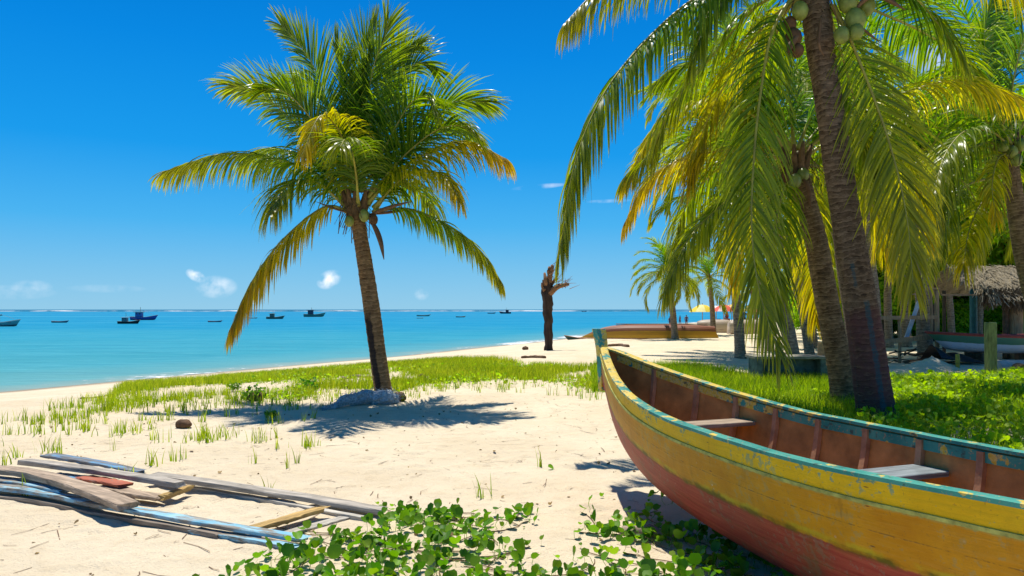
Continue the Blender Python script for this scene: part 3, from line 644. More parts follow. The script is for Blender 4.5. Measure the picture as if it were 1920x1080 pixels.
# --- the big painted palm right of the middle
frA = [
 ([(1505,-35),(1400,-50),(1295,2),(1198,90),(1127,185),(1078,305),(1051,462)], (0,-2.2), dict(tipy=.75, droop=1.5, vee=-.05, leafL=1.0, pw=1.)),
 ([(1500,-60),(1370,-95),(1230,-70),(1130,-25),(1062,40)], (0,-2.), dict(tipy=.8, droop=1.4, vee=0., sparse=.3, pw=1., leafL=.95)),
 ([(1495,-20),(1448,60),(1424,190),(1412,320),(1410,440),(1425,550),(1462,665)], (-.1,-1.6), dict(tipy=.85, basey=.15, droop=.6, side=(1,-.1,0), vee=-.1, leafL=1.0, sparse=.22, pw=.9)),
 ([(1562,10),(1597,80),(1650,215),(1682,320),(1702,420),(1712,530)], (-.1,-.8), dict(tipy=1., basey=.25, droop=.35, side=(.85,-.1,.35), vee=-.05, leafL=1.1)),
 ([(1560,-60),(1650,-100),(1780,-85),(1900,-40),(2000,50)], (0,-1.2), dict(tipy=.9, droop=1.2, leafL=.95, mat='frond_y', sparse=.2)),
 ([(1560,-20),(1630,15),(1720,55),(1790,100),(1850,180)], (0,2.), dict(tipy=.5, droop=.6, roll=.5)),
 ([(1505,-20),(1420,10),(1335,105),(1262,195),(1222,280),(1176,330)], (0,1.), dict(tipy=.75, basey=.2, droop=1.1, leafL=.9)),
 ([(1510,-10),(1440,40),(1370,140),(1320,240),(1290,340)], (0,1.6), dict(tipy=.6, basey=.25, droop=1., mat='frond_y')),
 ([(1520,-40),(1450,-100),(1380,-60),(1330,20),(1300,110)], (0,-1.), dict(tipy=.4, droop=1.2)),
 ([(1520,-30),(1470,30),(1440,110),(1400,210),(1380,330)], (0,2.4), dict(tipy=.4, basey=.2, droop=1.)),
 ([(1540,-50),(1620,-60),(1720,0),(1800,100)], (0,-.4), dict(tipy=.5, droop=1., sparse=.3)),
 ([(1530,-30),(1560,40),(1600,180),(1640,330)], (.3,2.), dict(tipy=.4, basey=.2, droop=.8)),
 ([(1520,-60),(1490,-160),(1430,-240)], (0,-1.), {}), ([(1530,-60),(1560,-180),(1620,-260)], (0,1.), {}), ([(1530,-60),(1540,-150),(1530,-200)], (0,-2.4), dict(droop=1.4)),
]
hero_palm('thick tall palm with red and blue paint on its lower trunk, behind the canoe', [(1648,797),(1634,710),(1618,600),(1601,500),(1584,390),(1568,290),(1555,200),(1540,100),(1528,0),(1522,-40)], 11.1, [66,63,61,57,53,50,48,48,50,50], frA, M['trunkA'], GP, 2,
    coconuts=[(1603,38,-.35,.15),(1578,66,-.45,.11),(1606,60,-.5,.10),(1625,12,-.2,.12),(1590,5,-.3,.13),(1487,72,-.25,-.13),(1480,45,-.2,-.10),(1500,20,-.3,.12),(1495,95,-.3,-.09)],
    spathes=[([(1600,20,-.3),(1640,-10,-.4),(1697,18,-.5)], .045), ([(1500,60,-.3),(1480,90,-.4),(1478,110,-.4)], .05), ([(1600,40,-.2),(1625,60,-.3),(1650,80,-.3)], .02), ([(1540,30,-.3),(1535,80,-.35),(1545,105,-.35)], .03)],
    kw=dict(sp=.027, leafL=.98, lw=.014), heart=.2)
# --- the thinner palm left of it
frB = [
 ([(1480,305),(1420,330),(1350,388),(1290,450),(1248,545)], (0,-1.4), dict(tipy=.8, basey=.15, droop=1.2)),
 ([(1480,292),(1430,275),(1371,280),(1287,296),(1220,335),(1176,410)], (0,.6), dict(tipy=1., basey=.3, droop=1.3, mat='frond_y')),
 ([(1480,285),(1410,215),(1320,190),(1240,230),(1178,330)], (0,-.4), dict(tipy=.9, basey=.2, droop=1.1, mat='frond_y')),
 ([(1482,280),(1440,190),(1380,130),(1310,110),(1240,150)], (0,.8), dict(tipy=.4, droop=.7, roll=-.4)),
 ([(1488,275),(1478,170),(1450,90),(1410,30)], (0,.9), dict(tipy=.3, droop=.4, roll=-.8)),
 ([(1495,280),(1540,180),(1610,130),(1690,130)], (0,1.), dict(tipy=.4, droop=.7, roll=.4)),
 ([(1500,300),(1580,255),(1660,280),(1720,345),(1750,450)], (0,1.), dict(tipy=.9, basey=.2, droop=1.1, mat='frond_y')),
 ([(1500,308),(1580,325),(1640,390),(1672,490)], (0,.8), dict(tipy=1., basey=.3, droop=1.1, mat='frond_y')),
 ([(1485,312),(1465,370),(1450,460),(1455,590)], (-.1,-1.6), dict(tipy=.7, basey=.2, droop=.9, side=(1,0,0))),
 ([(1490,312),(1510,380),(1520,470),(1530,600)], (.2,1.4), dict(tipy=.7, basey=.3, droop=.9, side=(1,0,0), mat='frond_y')),
 ([(1478,305),(1430,350),(1390,430),(1375,530)], (0,1.2), dict(tipy=.8, basey=.3, droop=1., mat='frond_y')),
 ([(1500,290),(1600,212),(1700,172),(1800,152),(1928,188)], (0,-.6), dict(tipy=1., basey=.2, droop=1.1, leafL=1., mat='frond_y')),
 ([(1485,280),(1400,160),(1360,60),(1350,0)], (0,1.6), dict(tipy=.3, droop=.5, roll=-.6)),
 ([(1495,290),(1560,200),(1580,100),(1590,20)], (.3,2.), dict(tipy=.3, droop=.5)),
 ([(1478,300),(1400,290),(1330,330),(1280,400),(1262,470)], (0,2.), dict(tipy=.7, basey=.2, droop=1.2)),
]
hero_palm('slender ringed palm in the grass between the stone bench and the thick painted palm', [(1584,772),(1574,690),(1561,620),(1546,540),(1530,450),(1511,380),(1492,315)], 12.6, [44,42,42,42,40,38,38], frB, M['trunkB'], GP, 3,
    coconuts=[(1475,330,-.3,-.10),(1505,328,-.3,.10),(1490,340,-.35,.11)], spathes=[([(1500,330,-.3),(1515,350,-.4),(1520,390,-.4)], .04)],
    kw=dict(sp=.028, leafL=.95, lw=.014))
# --- palm at the right edge
frC = [
 ([(1895,280),(1862,248),(1812,245),(1772,290),(1752,360)], (-.2,-1.8), dict(tipy=.7, basey=.1, droop=1.)),
 ([(1895,270),(1880,235),(1900,215),(1950,240),(1990,330)], (-.2,-1.8), dict(tipy=.6, droop=.9)),
 ([(1892,285),(1870,300),(1860,350),(1868,410)], (-.2,-1.), dict(tipy=.9, basey=.3, droop=.8, side=(1,0,0), leafL=.7, mat='frond_y')),
 ([(1895,278),(1850,268),(1800,295),(1768,355),(1752,450)], (0,-1.2), dict(tipy=.6, basey=.1, droop=1.2)),
 ([(1880,330),(1809,350),(1770,410),(1744,500)], (0,-1.), dict(tipy=.6, basey=.2, droop=1.1, petiole=.3)),
 ([(1890,335),(1845,375),(1818,430),(1806,500)], (0,-1.4), dict(tipy=.9, basey=.3, droop=1., petiole=.3, mat='frond_y')),
 ([(1890,262),(1830,215),(1760,195),(1690,220),(1640,290)], (0,-.6), dict(tipy=.7, basey=.1, droop=1.)),
 ([(1890,255),(1855,150),(1845,60),(1870,-20)], (0,.6), dict(tipy=.2, droop=.4, roll=-.8)),
 ([(1895,255),(1900,150),(1930,50),(1980,-10)], (0,-.6), dict(tipy=.2, droop=.5)),
 ([(1900,260),(1960,180),(2050,170),(2120,260)], (0,-.6), dict(tipy=.6)),
 ([(1900,275),(1960,270),(2030,320),(2070,420)], (0,.6), {}),
 ([(1890,262),(1840,170),(1780,90),(1700,50)], (0,1.6), dict(tipy=.3, droop=.5)),
 ([(1890,290),(1810,270),(1720,310),(1660,390),(1640,470)], (0,1.8), dict(tipy=.8, basey=.2, droop=1.1, mat='frond_y')),
]
hero_palm('palm leaning in at the right edge with a loaded crown of green coconuts', [(1990,770),(1960,640),(1925,500),(1905,390),(1890,290)], 15.5, [40,36,32,30,28], frC, M['trunkB'], GP, 4,
    coconuts=[(1898,285,-.3,.11),(1915,272,-.3,.11),(1882,275,-.3,.10),(1906,300,-.3,.11)], kw=dict(sp=.032, leafL=.98, lw=.016))

# --- background palms: a library of frond shapes shared between them
LIB = []
for e0 in (78, 62, 45, 28, 8, -15):
    row = []
    for sd in range(2):
        p = [np.zeros(3)]; e = R(e0); Lf = 3.3; ns = 8; rg = np.random.default_rng(e0*3+sd+99)
        for k in range(ns):
            p.append(p[-1]+np.array([math.cos(e), rg.normal(0, .05), math.sin(e)])*Lf/ns); e -= R(5+.03*(90-e0)+k*1.5)*rg.uniform(.8, 1.2)
        me = frond_mesh('frond', p, seed=e0+sd*7+200, leafL=.8, lw=.022, sp=.05, droop=.3+.7*(1-math.sin(R(max(e0, 0)))), tipy=.9 if e0 < 40 else .4, basey=.25 if e0 < 10 else 0., vee=.3, K=4)
        me.materials.append(M['frond_far']); me.materials.append(M['rachis']); row.append(me)
    LIB.append(row)
def far_palm(label, trunk_px, Y, w0, size=1., nf=20, seed=0, group=GP):
    tp = [P(x, y, Y) for x, y in trunk_px]; tp[0][2] = GZ(tp[0][0], tp[0][1])-.05
    root = empty('coconut_palm', (tp[0][0], tp[0][1], tp[0][2]+.05), label, 'palm tree', group)
    obj('trunk', trunk_mesh('trunk', tp, ([0, 1], [w0/2/F*Y, w0*.36/F*Y]), seed=seed, n=12, step=.06), M['trunk_far'], root)
    crown_heart(root, np.array(tp[-1]), .11*size, seed, 7)
    rg = np.random.default_rng(seed+50); c = Vector(tp[-1])-root.location
    for k in range(nf):
        t = k/(nf-1); row = min(5, int(t*6)); me = LIB[row][rg.integers(2)]
        o = bpy.data.objects.new('frond', me); C.objects.link(o); o.parent = root; o.location = c
        o.rotation_euler = (rg.normal(0, .12), rg.normal(0, .08), k*2.399+rg.normal(0, .25)); s = size*rg.uniform(.85, 1.12); o.scale = (s, s, s)
    return root
far_palm('small palm standing just before the upturned yellow and brown boat', [(1266,643),(1263,600),(1258,550),(1256,512)], 44., 13, .80, 32, 11)
far_palm('pale-trunked palm on bare sand between canoe bow and stone bench', [(1389,673),(1384,600),(1377,520),(1374,440),(1380,380)], 25.8, 20, 1.05, 18, 12)
far_palm('thin dark palm right behind the stern end of the upturned boat', [(1338,628),(1336,590),(1333,550),(1330,520)], 50., 11, .9, 16, 13)
far_palm('leaning palm rising behind the stone bench', [(1492,690),(1478,620),(1462,560),(1440,440),(1425,300)], 21.5, 26, 1.15, 22, 14)
far_palm('short palm beyond the stone bench, right of the log block', [(1526,650),(1521,610),(1513,560),(1505,500)], 33., 17, 1., 16, 15)
far_palm('palm rising through the pole frame, with a dark painted foot', [(1738,690),(1732,620),(1730,540),(1728,440),(1735,300)], 25., 28, 1.2, 22, 16)
far_palm('palm at the back left of the pole frame, with a narrow dark trunk', [(1700,640),(1696,570),(1690,500),(1680,400)], 34., 18, 1.2, 20, 17)
far_palm('tall palm with upright dark fronds high in the right corner', [(1862,618),(1866,480),(1862,300),(1858,120)], 54., 10, 2.6, 20, 18)
far_palm('palm behind the thick painted palm, showing only its yellowing crown', [(1645,640),(1640,560),(1630,450),(1625,270)], 24., 20, 1.2, 22, 19)
far_palm('tall palm beyond the beach hut', [(1812,618),(1800,500),(1785,400),(1775,250)], 55., 10, 2.4, 20, 20)
far_palm('distant low palm where the beach curves away', [(1420,622),(1418,600),(1412,570),(1410,545)], 62., 9, 1., 14, 21)
far_palm('palm among the bushes far behind the slender ringed palm', [(1598,630),(1585,560),(1560,400),(1530,180)], 30., 16, 1.5, 20, 22)

far_palm('slim palm with a low crown right of the thick painted palm, behind the rails', [(1668,632),(1664,560),(1668,490),(1675,440)], 33., 15, 1.1, 18, 25)
far_palm('slim palm rising just right of the tallest pole of the frame', [(1786,628),(1780,560),(1770,480),(1768,420)], 36., 13, 1.2, 18, 26)
far_palm('slim palm standing behind the left end of the thatched roof', [(1836,624),(1838,540),(1835,450),(1828,370)], 40., 12, 1.4, 18, 27)
far_palm('slim palm glimpsed between the two near palm trunks', [(1612,634),(1608,560),(1603,500),(1604,440)], 36., 14, 1.2, 18, 28)
far_palm('slim palm with yellow low fronds left of the slender ringed palm, over the log block', [(1556,640),(1552,580),(1546,520),(1540,460)], 40., 13, 1.3, 18, 29)
far_palm('tall palm whose crown fills the gap left of the slender ringed palm', [(1520,655),(1500,560),(1450,380),(1400,190)], 26., 18, 1.35, 24, 23)
far_palm('palm with arching lime fronds behind the hanging frond left of the painted palm', [(1445,640),(1430,540),(1400,400),(1345,270)], 30., 14, 1.3, 22, 24)
# ------------------------------------------------------------------ broadleaf trees behind
def leaf_cloud(n, blobs, size, seed, flat=.4):
    rg = np.random.default_rng(seed); bl = np.array(blobs, float); wt = bl[:, 3]**2; b = bl[rg.choice(len(bl), n, p=wt/wt.sum())]
    d = rg.normal(0, 1, (n, 3)); d /= np.linalg.norm(d, axis=1)[:, None]; r = b[:, 3]*rg.uniform(.45, 1.08, n)**.6
    p = b[:, :3]+d*r[:, None]*[1, 1, .8]
    nrm = d+rg.normal(0, .6, (n, 3)); nrm[:, 2] += flat; nrm /= np.linalg.norm(nrm, axis=1)[:, None]
    a = np.cross(nrm, rg.normal(0, 1, (n, 3))); a /= np.linalg.norm(a, axis=1)[:, None]; c = np.cross(nrm, a)
    s = size*rg.uniform(.6, 1.4, n); L = a*s[:, None]; W = c*(s*.42)[:, None]
    V = np.stack([p-L, p+W-L*.1, p+L-nrm*(s*.25)[:, None], p-W-L*.1], 1).reshape(-1, 3); Q = np.arange(4*n).reshape(-1, 4)
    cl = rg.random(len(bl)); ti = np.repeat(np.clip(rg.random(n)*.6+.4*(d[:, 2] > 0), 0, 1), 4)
    return V, Q, ti, np.repeat(rg.random(n), 4)
def make_crown(seed, n=15000, size=.10):
    rg = np.random.default_rng(seed); bl = [(rg.normal(0, 1.5), rg.normal(0, 1.1), rg.uniform(1.6, 5.6), rg.uniform(.6, 1.3)) for _ in range(22)]
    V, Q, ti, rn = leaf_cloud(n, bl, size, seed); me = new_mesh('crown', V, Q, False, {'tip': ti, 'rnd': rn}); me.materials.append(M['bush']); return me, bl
CR = [make_crown(s) for s in (31, 32, 33)]
def tree(label, x, y, s, k, rz, group='leafy trees behind the palms'):
    z = GZ(x, y); root = empty('broadleaf_tree', (x, y, z), label, 'tree', group, rz)
    me, bl = CR[k % 3]
    m = MB(); m.tube(smooth_path([(0, 0, -.1), (.1, 0, 1.), (0, .1, 2.2), (.1, 0, 3.4)], 8)[0], np.linspace(.2, .09, 8), 8)
    for b in bl[::3]: m.tube(smooth_path([(0, 0, 1.2), (b[0]*.4, b[1]*.4, b[2]*.6+.5), (b[0], b[1], b[2])], 6)[0], np.linspace(.09, .02, 6), 6)
    t = m.mesh('trunk', True); o = bpy.data.objects.new('trunk', t); t.materials.append(M['bark']); C.objects.link(o); o.parent = root; o.scale = (s, s, s)
    o = bpy.data.objects.new('crown', me); C.objects.link(o); o.parent = root; o.scale = (s, s, s)
TL = [(1585,46,1.15,'rounded bright green tree far behind the slender ringed palm'),(1650,42,1.2,'bright green tree behind the thick painted palm'),(1700,48,1.35,'leafy tree behind the left half of the pole frame'),
      (1745,40,1.05,'dense bright tree just behind the pole frame'),(1790,46,1.4,'tall leafy tree left of the thatched roof'),(1835,50,1.45,'leafy tree rising over the middle of the thatched roof'),(1880,43,1.3,'bright green tree above the right side of the thatch'),
      (1930,48,1.5,'big leafy tree at the right edge behind the hut'),(1985,44,1.4,'leafy tree cut off by the right edge, beyond the big one'),(1540,60,1.1,'low green tree at the left end of the tree line'),(1480,85,1.1,'far hazy tree where the beach bends'),(1440,110,1.1,'farthest small tree on the bend of the beach')]
for i, (x, y, s, lb) in enumerate(TL): tree(lb, (x-960)/F*y, y, s*(1.75 if x > 1560 else 1.), i, i*1.3)

def make_bush(seed):
    rg = np.random.default_rng(seed); bl = [(rg.normal(0, 1.3), rg.normal(0, .8), rg.uniform(.5, 2.3), rg.uniform(.5, .95)) for _ in range(16)]
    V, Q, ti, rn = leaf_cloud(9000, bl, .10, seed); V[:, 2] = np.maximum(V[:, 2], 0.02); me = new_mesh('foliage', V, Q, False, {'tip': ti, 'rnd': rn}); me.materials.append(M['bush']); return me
BS = [make_bush(s_) for s_ in (61, 62)]
BL = [(1560,52,'bright bush left of the thick painted palm, far back'),(1610,48,'rounded bush seen between the two near palms'),(1660,44,'bush at the left end of the pole frame'),(1705,50,'leafy bush behind the leaning bluish plank'),(1750,43,'bush filling the gap behind the tallest pole'),(1795,47,'sunlit bush seen under the left part of the thatch'),(1840,44,'sunlit bush behind the teal hut post'),(1885,48,'bush behind the hut, left of its brown post'),(1925,42,'bush behind the green side panel of the hut'),(1985,46,'bush at the right edge beyond the hut'),(1520,66,'low bush at the far left end of the tree line')]
for i, (x, y, lb) in enumerate(BL):
    X = (x-960)/F*y; r = empty('bush', (X, y, GZ(X, y)), lb, 'bush', 'bushes behind the hut', i*1.1); o = bpy.data.objects.new('foliage', BS[i % 2]); C.objects.link(o); o.parent = r; o.scale = (1.15, 1.15, 1.05+.25*(i % 3))
    m = MB(); [m.tube(smooth_path([(0, 0, -.1), (.2*math.cos(a), .2*math.sin(a), .6), (.6*math.cos(a), .6*math.sin(a), 1.5)], 6)[0], np.linspace(.05, .015, 6), 5) for a in (0, 1.5, 3, 4.6)]; obj('stem', m.mesh('stem'), M['bark'], r, world=False)
# ------------------------------------------------------------------ grass and creepers
def px_of(x, y, z): return 960+F*x/y, HOR-F*(z-CAMZ)/y
def scatter(n, xr, yr, fn, seed):
    rg = np.random.default_rng(seed); x = rg.uniform(*xr, n); y = np.sqrt(rg.uniform(yr[0]**2, yr[1]**2, n)) if True else 0
    x = x*(y/yr[1])*1.0 if False else x
    z = ground(x, y); u, v = px_of(x, y, z); vis = (u > -60) & (u < 1990)
    pr = fn(u, v, x, y)*vis; k = rg.random(n) < pr; return np.stack([x[k], y[k], z[k]], 1)
def interp(u, pts): p = np.array(pts, float); return np.interp(u, p[:, 0], p[:, 1])
TOPG = [(-60,800),(100,782),(190,752),(235,724),(300,712),(400,704),(480,696),(600,690),(700,684),(800,676),(950,676),(1000,688),(1130,690),(1200,690),(1300,694),(1400,708),(1560,716),(1700,720),(1860,714),(1990,700)]
BOTG = [(-60,800),(100,790),(300,760),(420,745),(550,745),(600,728),(760,728),(800,718),(900,716),(1000,712),(1130,735),(1200,800),(1600,980),(1990,1000)]
def dens_grass(u, v, x, y):
    t, b = interp(u, TOPG), interp(u, BOTG); n = vnoise(x*1.1, y*1.1, 21)+.6*vnoise(x*3, y*3, 22)
    core = (v > t+2*n) & (v < b+8*n); d = core*np.clip(.5+1.5*n+.5*vnoise(x*.6, y*.9, 31), .02, 1)
    d = np.where(u < 560, d*.40*np.clip(.8+1.2*n, 0, 1.4), d)
    fringe = (v >= b+8*n) & (v < b+26) ; d = d+fringe*.10*np.clip(.5+n, 0, 1)
    # thin scattered tufts over the sand at the left
    left = (v > 748)*(v > 790-.25*u) & (v < 1000) & (u < 620); fall = np.clip(1-(v-790)/110, .02, 1)*np.clip(1.1-u/900, 0, 1)
    tuft = np.clip(vnoise(x*3.1, y*3.1, 23)+vnoise(x*7, y*7, 24)-.02, 0, 1)
    d = d+left*fall*tuft*.62
    near = (v > 800) & (u > 300) & (u < 1150); d = d+near*np.clip(vnoise(x*5, y*5, 25)+vnoise(x*9, y*9, 27)-.62, 0, 1)*.15
    pl = (v > 880) & (v < 1000) & (u < 640); d = d+pl*np.clip(vnoise(x*6, y*6, 28)+vnoise(x*11, y*11, 29)-.5, 0, 1)*.25
    return np.clip(d, 0, 1)
def grass_obj(P0, name, label, hgt, wid, seed, tipc=(0, 1), lean=.45, mat='grass'):
    rg = np.random.default_rng(seed); n = len(P0); K = 4; a = rg.uniform(0, 6.283, n); h = hgt*rg.uniform(.45, 1.3, n); ln = rg.uniform(.05, 1., n)*lean*h
    t = np.linspace(0, 1, K); dr = np.stack([np.cos(a), np.sin(a), 0*a], 1)
    cen = P0[:, None]+dr[:, None]*(ln[:, None]*t[None]**1.8)[..., None]; cen[:, :, 2] += h[:, None]*t[None]**.95-.01
    a2 = rg.uniform(0, 6.283, n); wv_ = np.stack([np.cos(a2), np.sin(a2), 0*a2], 1)
    wd = wv_[:, None]*(wid*rg.uniform(.6, 1.3, n)[:, None]*np.array([1, .85, .55, .06])[None])[..., None]
    V, Q = strips(cen, wd); cl_ = .5+.5*vnoise(P0[:, 0]*1.7, P0[:, 1]*1.7, seed); tip = (tipc[0]+(tipc[1]-tipc[0])*(rg.random(n)*.7+cl_*.6)[:, None]*np.linspace(.3, 1, K)[None]); h = h*(.7+.6*cl_); rnd = rg.random(n)
    me = new_mesh(name, V, Q, False, {'tip': np.repeat(tip, 2, 1).ravel(), 'rnd': np.repeat(rnd, 2*K)})
    return tag(obj(name, me, M[mat]), label, 'grass', kind='stuff')
def clump(P0, k, rad, seed):
    rg = np.random.default_rng(seed); Q = np.repeat(P0, k, 0); r = rg.normal(0, rad, (len(Q), 2))*np.repeat(rg.uniform(.3, 1.6, len(P0)), k)[:, None]; Q[:, :2] += r; Q[:, 2] = ground(Q[:, 0], Q[:, 1]); keep = rg.random(len(Q)) < np.repeat(rg.uniform(.25, 1, len(P0)), k); return Q[keep]
pA = scatter(130000, (-12, 15), (4, 26), lambda u, v, x, y: dens_grass(u, v, x, y)*(u < 1125), 41); pA = clump(pA, 9, .032, 45)
grass_obj(pA, 'beach_grass', 'short yellow-green grass growing in a band and thin tufts on the sand', .19, .0065, 42, (.1, 1))
def dens_right(u, v, x, y):
    t = interp(u, TOPG); n = vnoise(x*1.2, y*1.2, 26); return (u >= 1110)*(v > t+2*n)*np.clip(.62+1.1*n+.5*vnoise(x*4, y*4, 33), .04, 1)*(((x-.917)*.9367+(y-7.55)*.3502 > .62) | (y > 9.6+.5*n))*((u > 1230) | (v < 738+6*n))
pB = scatter(330000, (.6, 17), (3.8, 22), dens_right, 43)
grass_obj(pB, 'beach_grass', 'thick bright green grass behind the yellow canoe, around the palm feet', .27, .008, 44, (0, .55), .6)

# round creeper leaves (folded along the midrib)
def leaf_template():
    a = np.linspace(-2.6, 2.6, 9); rim = []
    for t in a: rim.append((.5+.5*math.cos(t)*1.0-.10*max(0, 1-abs(t)/.5), .5*math.sin(t)*1.0, .13*abs(math.sin(t))+.05*math.cos(t)))
    V = np.array([(0.02, 0, 0), (.5, 0, 0), (.87, 0, .03)]+rim); V[:, 0] = np.clip(V[:, 0], 0, 1)
    F4 = []; r = list(range(3, 12))
    # two halves as quads
    lo, hi = r[:5], r[4:]
    F4 = [(0, r[0], r[1], 1), (1, r[1], r[2], r[3]), (1, r[3], r[4], 2), (1, 2, r[4], r[5]), (1, r[5], r[6], r[7]), (1, r[7], r[8], 0)]
    F4 = [(0, r[0], r[1], 1), (1, r[1], r[2], r[3]), (1, r[3], r[4], r[4]), (1, r[4], r[5], r[5])]
    tri = [(1, 0, r[0])]+[(1, r[i], r[i+1]) for i in range(8)]+[(1, r[8], 0)]
    return V, np.array(tri)
LT, LF = leaf_template()
def leaves(name, label, P0, size, hmin, hmax, seed, mat='creeper', cat='creeper', bright=(0, 1), upright=.5, stem=True, parent=None):
    rg = np.random.default_rng(seed); n = len(P0); s = size*np.clip(rg.normal(.9, .28, n), .3, 1.4); az = rg.uniform(0, 6.283, n); el = rg.normal(upright, .45, n); h = rg.uniform(hmin, hmax, n)
    X = np.stack([np.cos(az)*np.cos(el), np.sin(az)*np.cos(el), np.sin(el)], 1); Yv = np.stack([-np.sin(az), np.cos(az), rg.normal(0, .25, n)], 1); Yv -= np.sum(X*Yv, 1)[:, None]*X; Yv /= np.linalg.norm(Yv, axis=1)[:, None]; Zv = np.cross(X, Yv)
    base = P0+np.stack([rg.normal(0, .02, n), rg.normal(0, .02, n), h], 1); fold = rg.uniform(.4, 3.4, n)
    V = base[:, None]+s[:, None, None]*(LT[None, :, :1]*X[:, None]+LT[None, :, 1:2]*Yv[:, None]+(LT[None, :, 2:3]*fold[:, None, None])*Zv[:, None])
    m = len(LT); Q = (np.arange(n)*m)[:, None, None]+LF[None]; Q = Q.reshape(-1, 3)
    tip = np.repeat(bright[0]+(bright[1]-bright[0])*rg.random(n), m); rnd = np.repeat(rg.random(n), m); V = V.reshape(-1, 3)
    if stem:
        K = 3; t = np.linspace(0, 1, K)[None, :, None]; cen = P0[:, None]*(1-t)+base[:, None]*t; cen[:, 1, :2] += rg.normal(0, .012, (n, 2)); cen[:, 0, 2] -= .01
        wv_ = np.stack([np.cos(az), np.sin(az), 0*az], 1)[:, None]*(.0022+.0*t); sV, sQ = strips(cen, np.broadcast_to(wv_, cen.shape)); off = len(V)
        tri = np.concatenate([sQ[:, [0, 1, 2]], sQ[:, [0, 2, 3]]])+off; V = np.vstack([V, sV]); Q = np.vstack([Q, tri]); tip = np.r_[tip, np.full(len(sV), .8)]; rnd = np.r_[rnd, np.full(len(sV), .4)]
    me = new_mesh(name, V, Q, False, {'tip': tip, 'rnd': rnd}); return tag(obj(name, me, M[mat], parent), label, cat, kind='stuff')
def dens_creep(u, v, x, y):
    n = vnoise(x*2.6, y*2.6, 51)+.7*vnoise(x*6.5, y*6.5, 52); c = interp(u, [(400,1110),(480,1062),(600,1030),(640,985),(700,958),(760,975),(880,990),(960,978),(1060,985),(1090,940),(1200,945),(1300,965),(1340,985),(1500,1070),(1700,1110)])
    d = np.clip((v-c)/110-.12+1.9*n+.45*(v > 1005), 0, 1)*(v > c-14)*(u > 420)*(u < 1520)
    gap = ((u-1130)/150)**2+((v-1055)/38)**2 < 1; d = d*np.where(gap, .12, 1)
    gap2 = ((u-800)/110)**2+((v-1008)/12)**2 < 1; d = d*np.where(gap2, .35, 1)
    iso = ((u > 1040) & (u < 1200) & (v > 850) & (v < 940)); d = d+iso*np.clip(n-.42, 0, 1)*.5
    iso = ((u > 690) & (u < 1120) & (v > 930) & (v < 985)); d = d+iso*np.clip(n-.6, 0, 1)*.4
    return np.clip(d, 0, 1)
pc = scatter(12500, (-3, 3.4), (3.6, 9.5), dens_creep, 53)
leaves('beach_creeper', 'round-leaved green creeper sprawling over the near sand beside the yellow canoe', pc, .074, .005, .085, 54, upright=.6, bright=(-.1, 1.15))
# runners trailing over the sand
m_ = MB(); rg = np.random.default_rng(58); tips = []
for k in range(70):
    b0 = pc[rg.integers(len(pc))].copy(); a = rg.uniform(0, 6.28); q = []
    for j in range(int(rg.integers(6, 14))):
        q.append((b0[0], b0[1], GZ(b0[0], b0[1])+.008)); a += rg.normal(0, .28); b0 = b0+np.array([math.cos(a), math.sin(a), 0])*.09
        if (b0[0]-.917)*.9367+(b0[1]-7.55)*.3502 > -.1: break
        if rg.random() < .6: tips.append((b0[0], b0[1], GZ(b0[0], b0[1])))
    if len(q) > 3: m_.tube(smooth_path(q, len(q)*2)[0], .0035, 4)
tag(m_.build('runners', m_simple('vine', (.17, .10, .05), .7, .4, 8)), 'thin brown creeper runners trailing over the near sand', 'vine', kind='stuff')
leaves('beach_creeper', 'scattered single creeper leaves along runners on the near sand', np.array(tips), .06, .005, .05, 59, upright=.5, bright=(0, 1.2))
def dens_bank(u, v, x, y):
    t = interp(u, TOPG); n = vnoise(x*1.5, y*1.5, 61); return (u >= 1600)*(v > t+3)*np.clip(.7+.8*n, .1, 1)*((x-.917)*.9367+(y-7.55)*.3502 > .75)
pc2 = scatter(46000, (1.5, 16), (4, 20), dens_bank, 63)
leaves('beach_creeper', 'mat of round green leaves on the bank at the right, beyond the canoe', pc2, .078, .05, .27, 64, mat='bank', bright=(.2, 1.3), upright=.4)
def dens_mid(u, v, x, y):
    t, b = interp(u, TOPG), interp(u, BOTG); n = vnoise(x*1.4, y*1.4, 71); return (u > 450)*(u < 1600)*(v > t)*(v < b+12)*np.clip(.1+.9*n, 0, 1)
pc3 = scatter(34000, (-9, 9), (9, 24), dens_mid, 73)
leaves('beach_creeper', 'low leafy creeper mixed into the grass band behind the lone palm', pc3, .058, .03, .15, 74, mat='bank', bright=(.3, 1.3), upright=.4)
# low darker weeds left of the lone palm
def sprig(px, py, s, label, seed):
    g = G(px, py); rg = np.random.default_rng(seed); n = int(90*s); p = np.tile(g, (n, 1)); a = rg.uniform(0, 6.28, n); r = .22*s*np.sqrt(rg.random(n)); p[:, 0] += r*np.cos(a); p[:, 1] += r*np.sin(a)*.8
    o = leaves('weed', label, p, .055, .03, .26*s, seed, bright=(0, .5)); del o['kind']; o['category'] = 'weed'; o['group'] = 'dark leafy weeds in the grass'
for i, (x, y, s, lb) in enumerate([(478,752,1.,'dark leafy weed beside the brown coconut husk in the grass'),(575,738,1.1,'taller dark leafy weed left of the lone palm'),(508,790,.5,'small green weed in the left part of the palm shadow'),(440,735,.7,'leafy weed at the far left end of the palm shadow'),(1195,740,.5,'small weed at the edge of the grass beside the canoe bow')]): 
    if x < 1100: sprig(x, y, s, lb, 80+i)
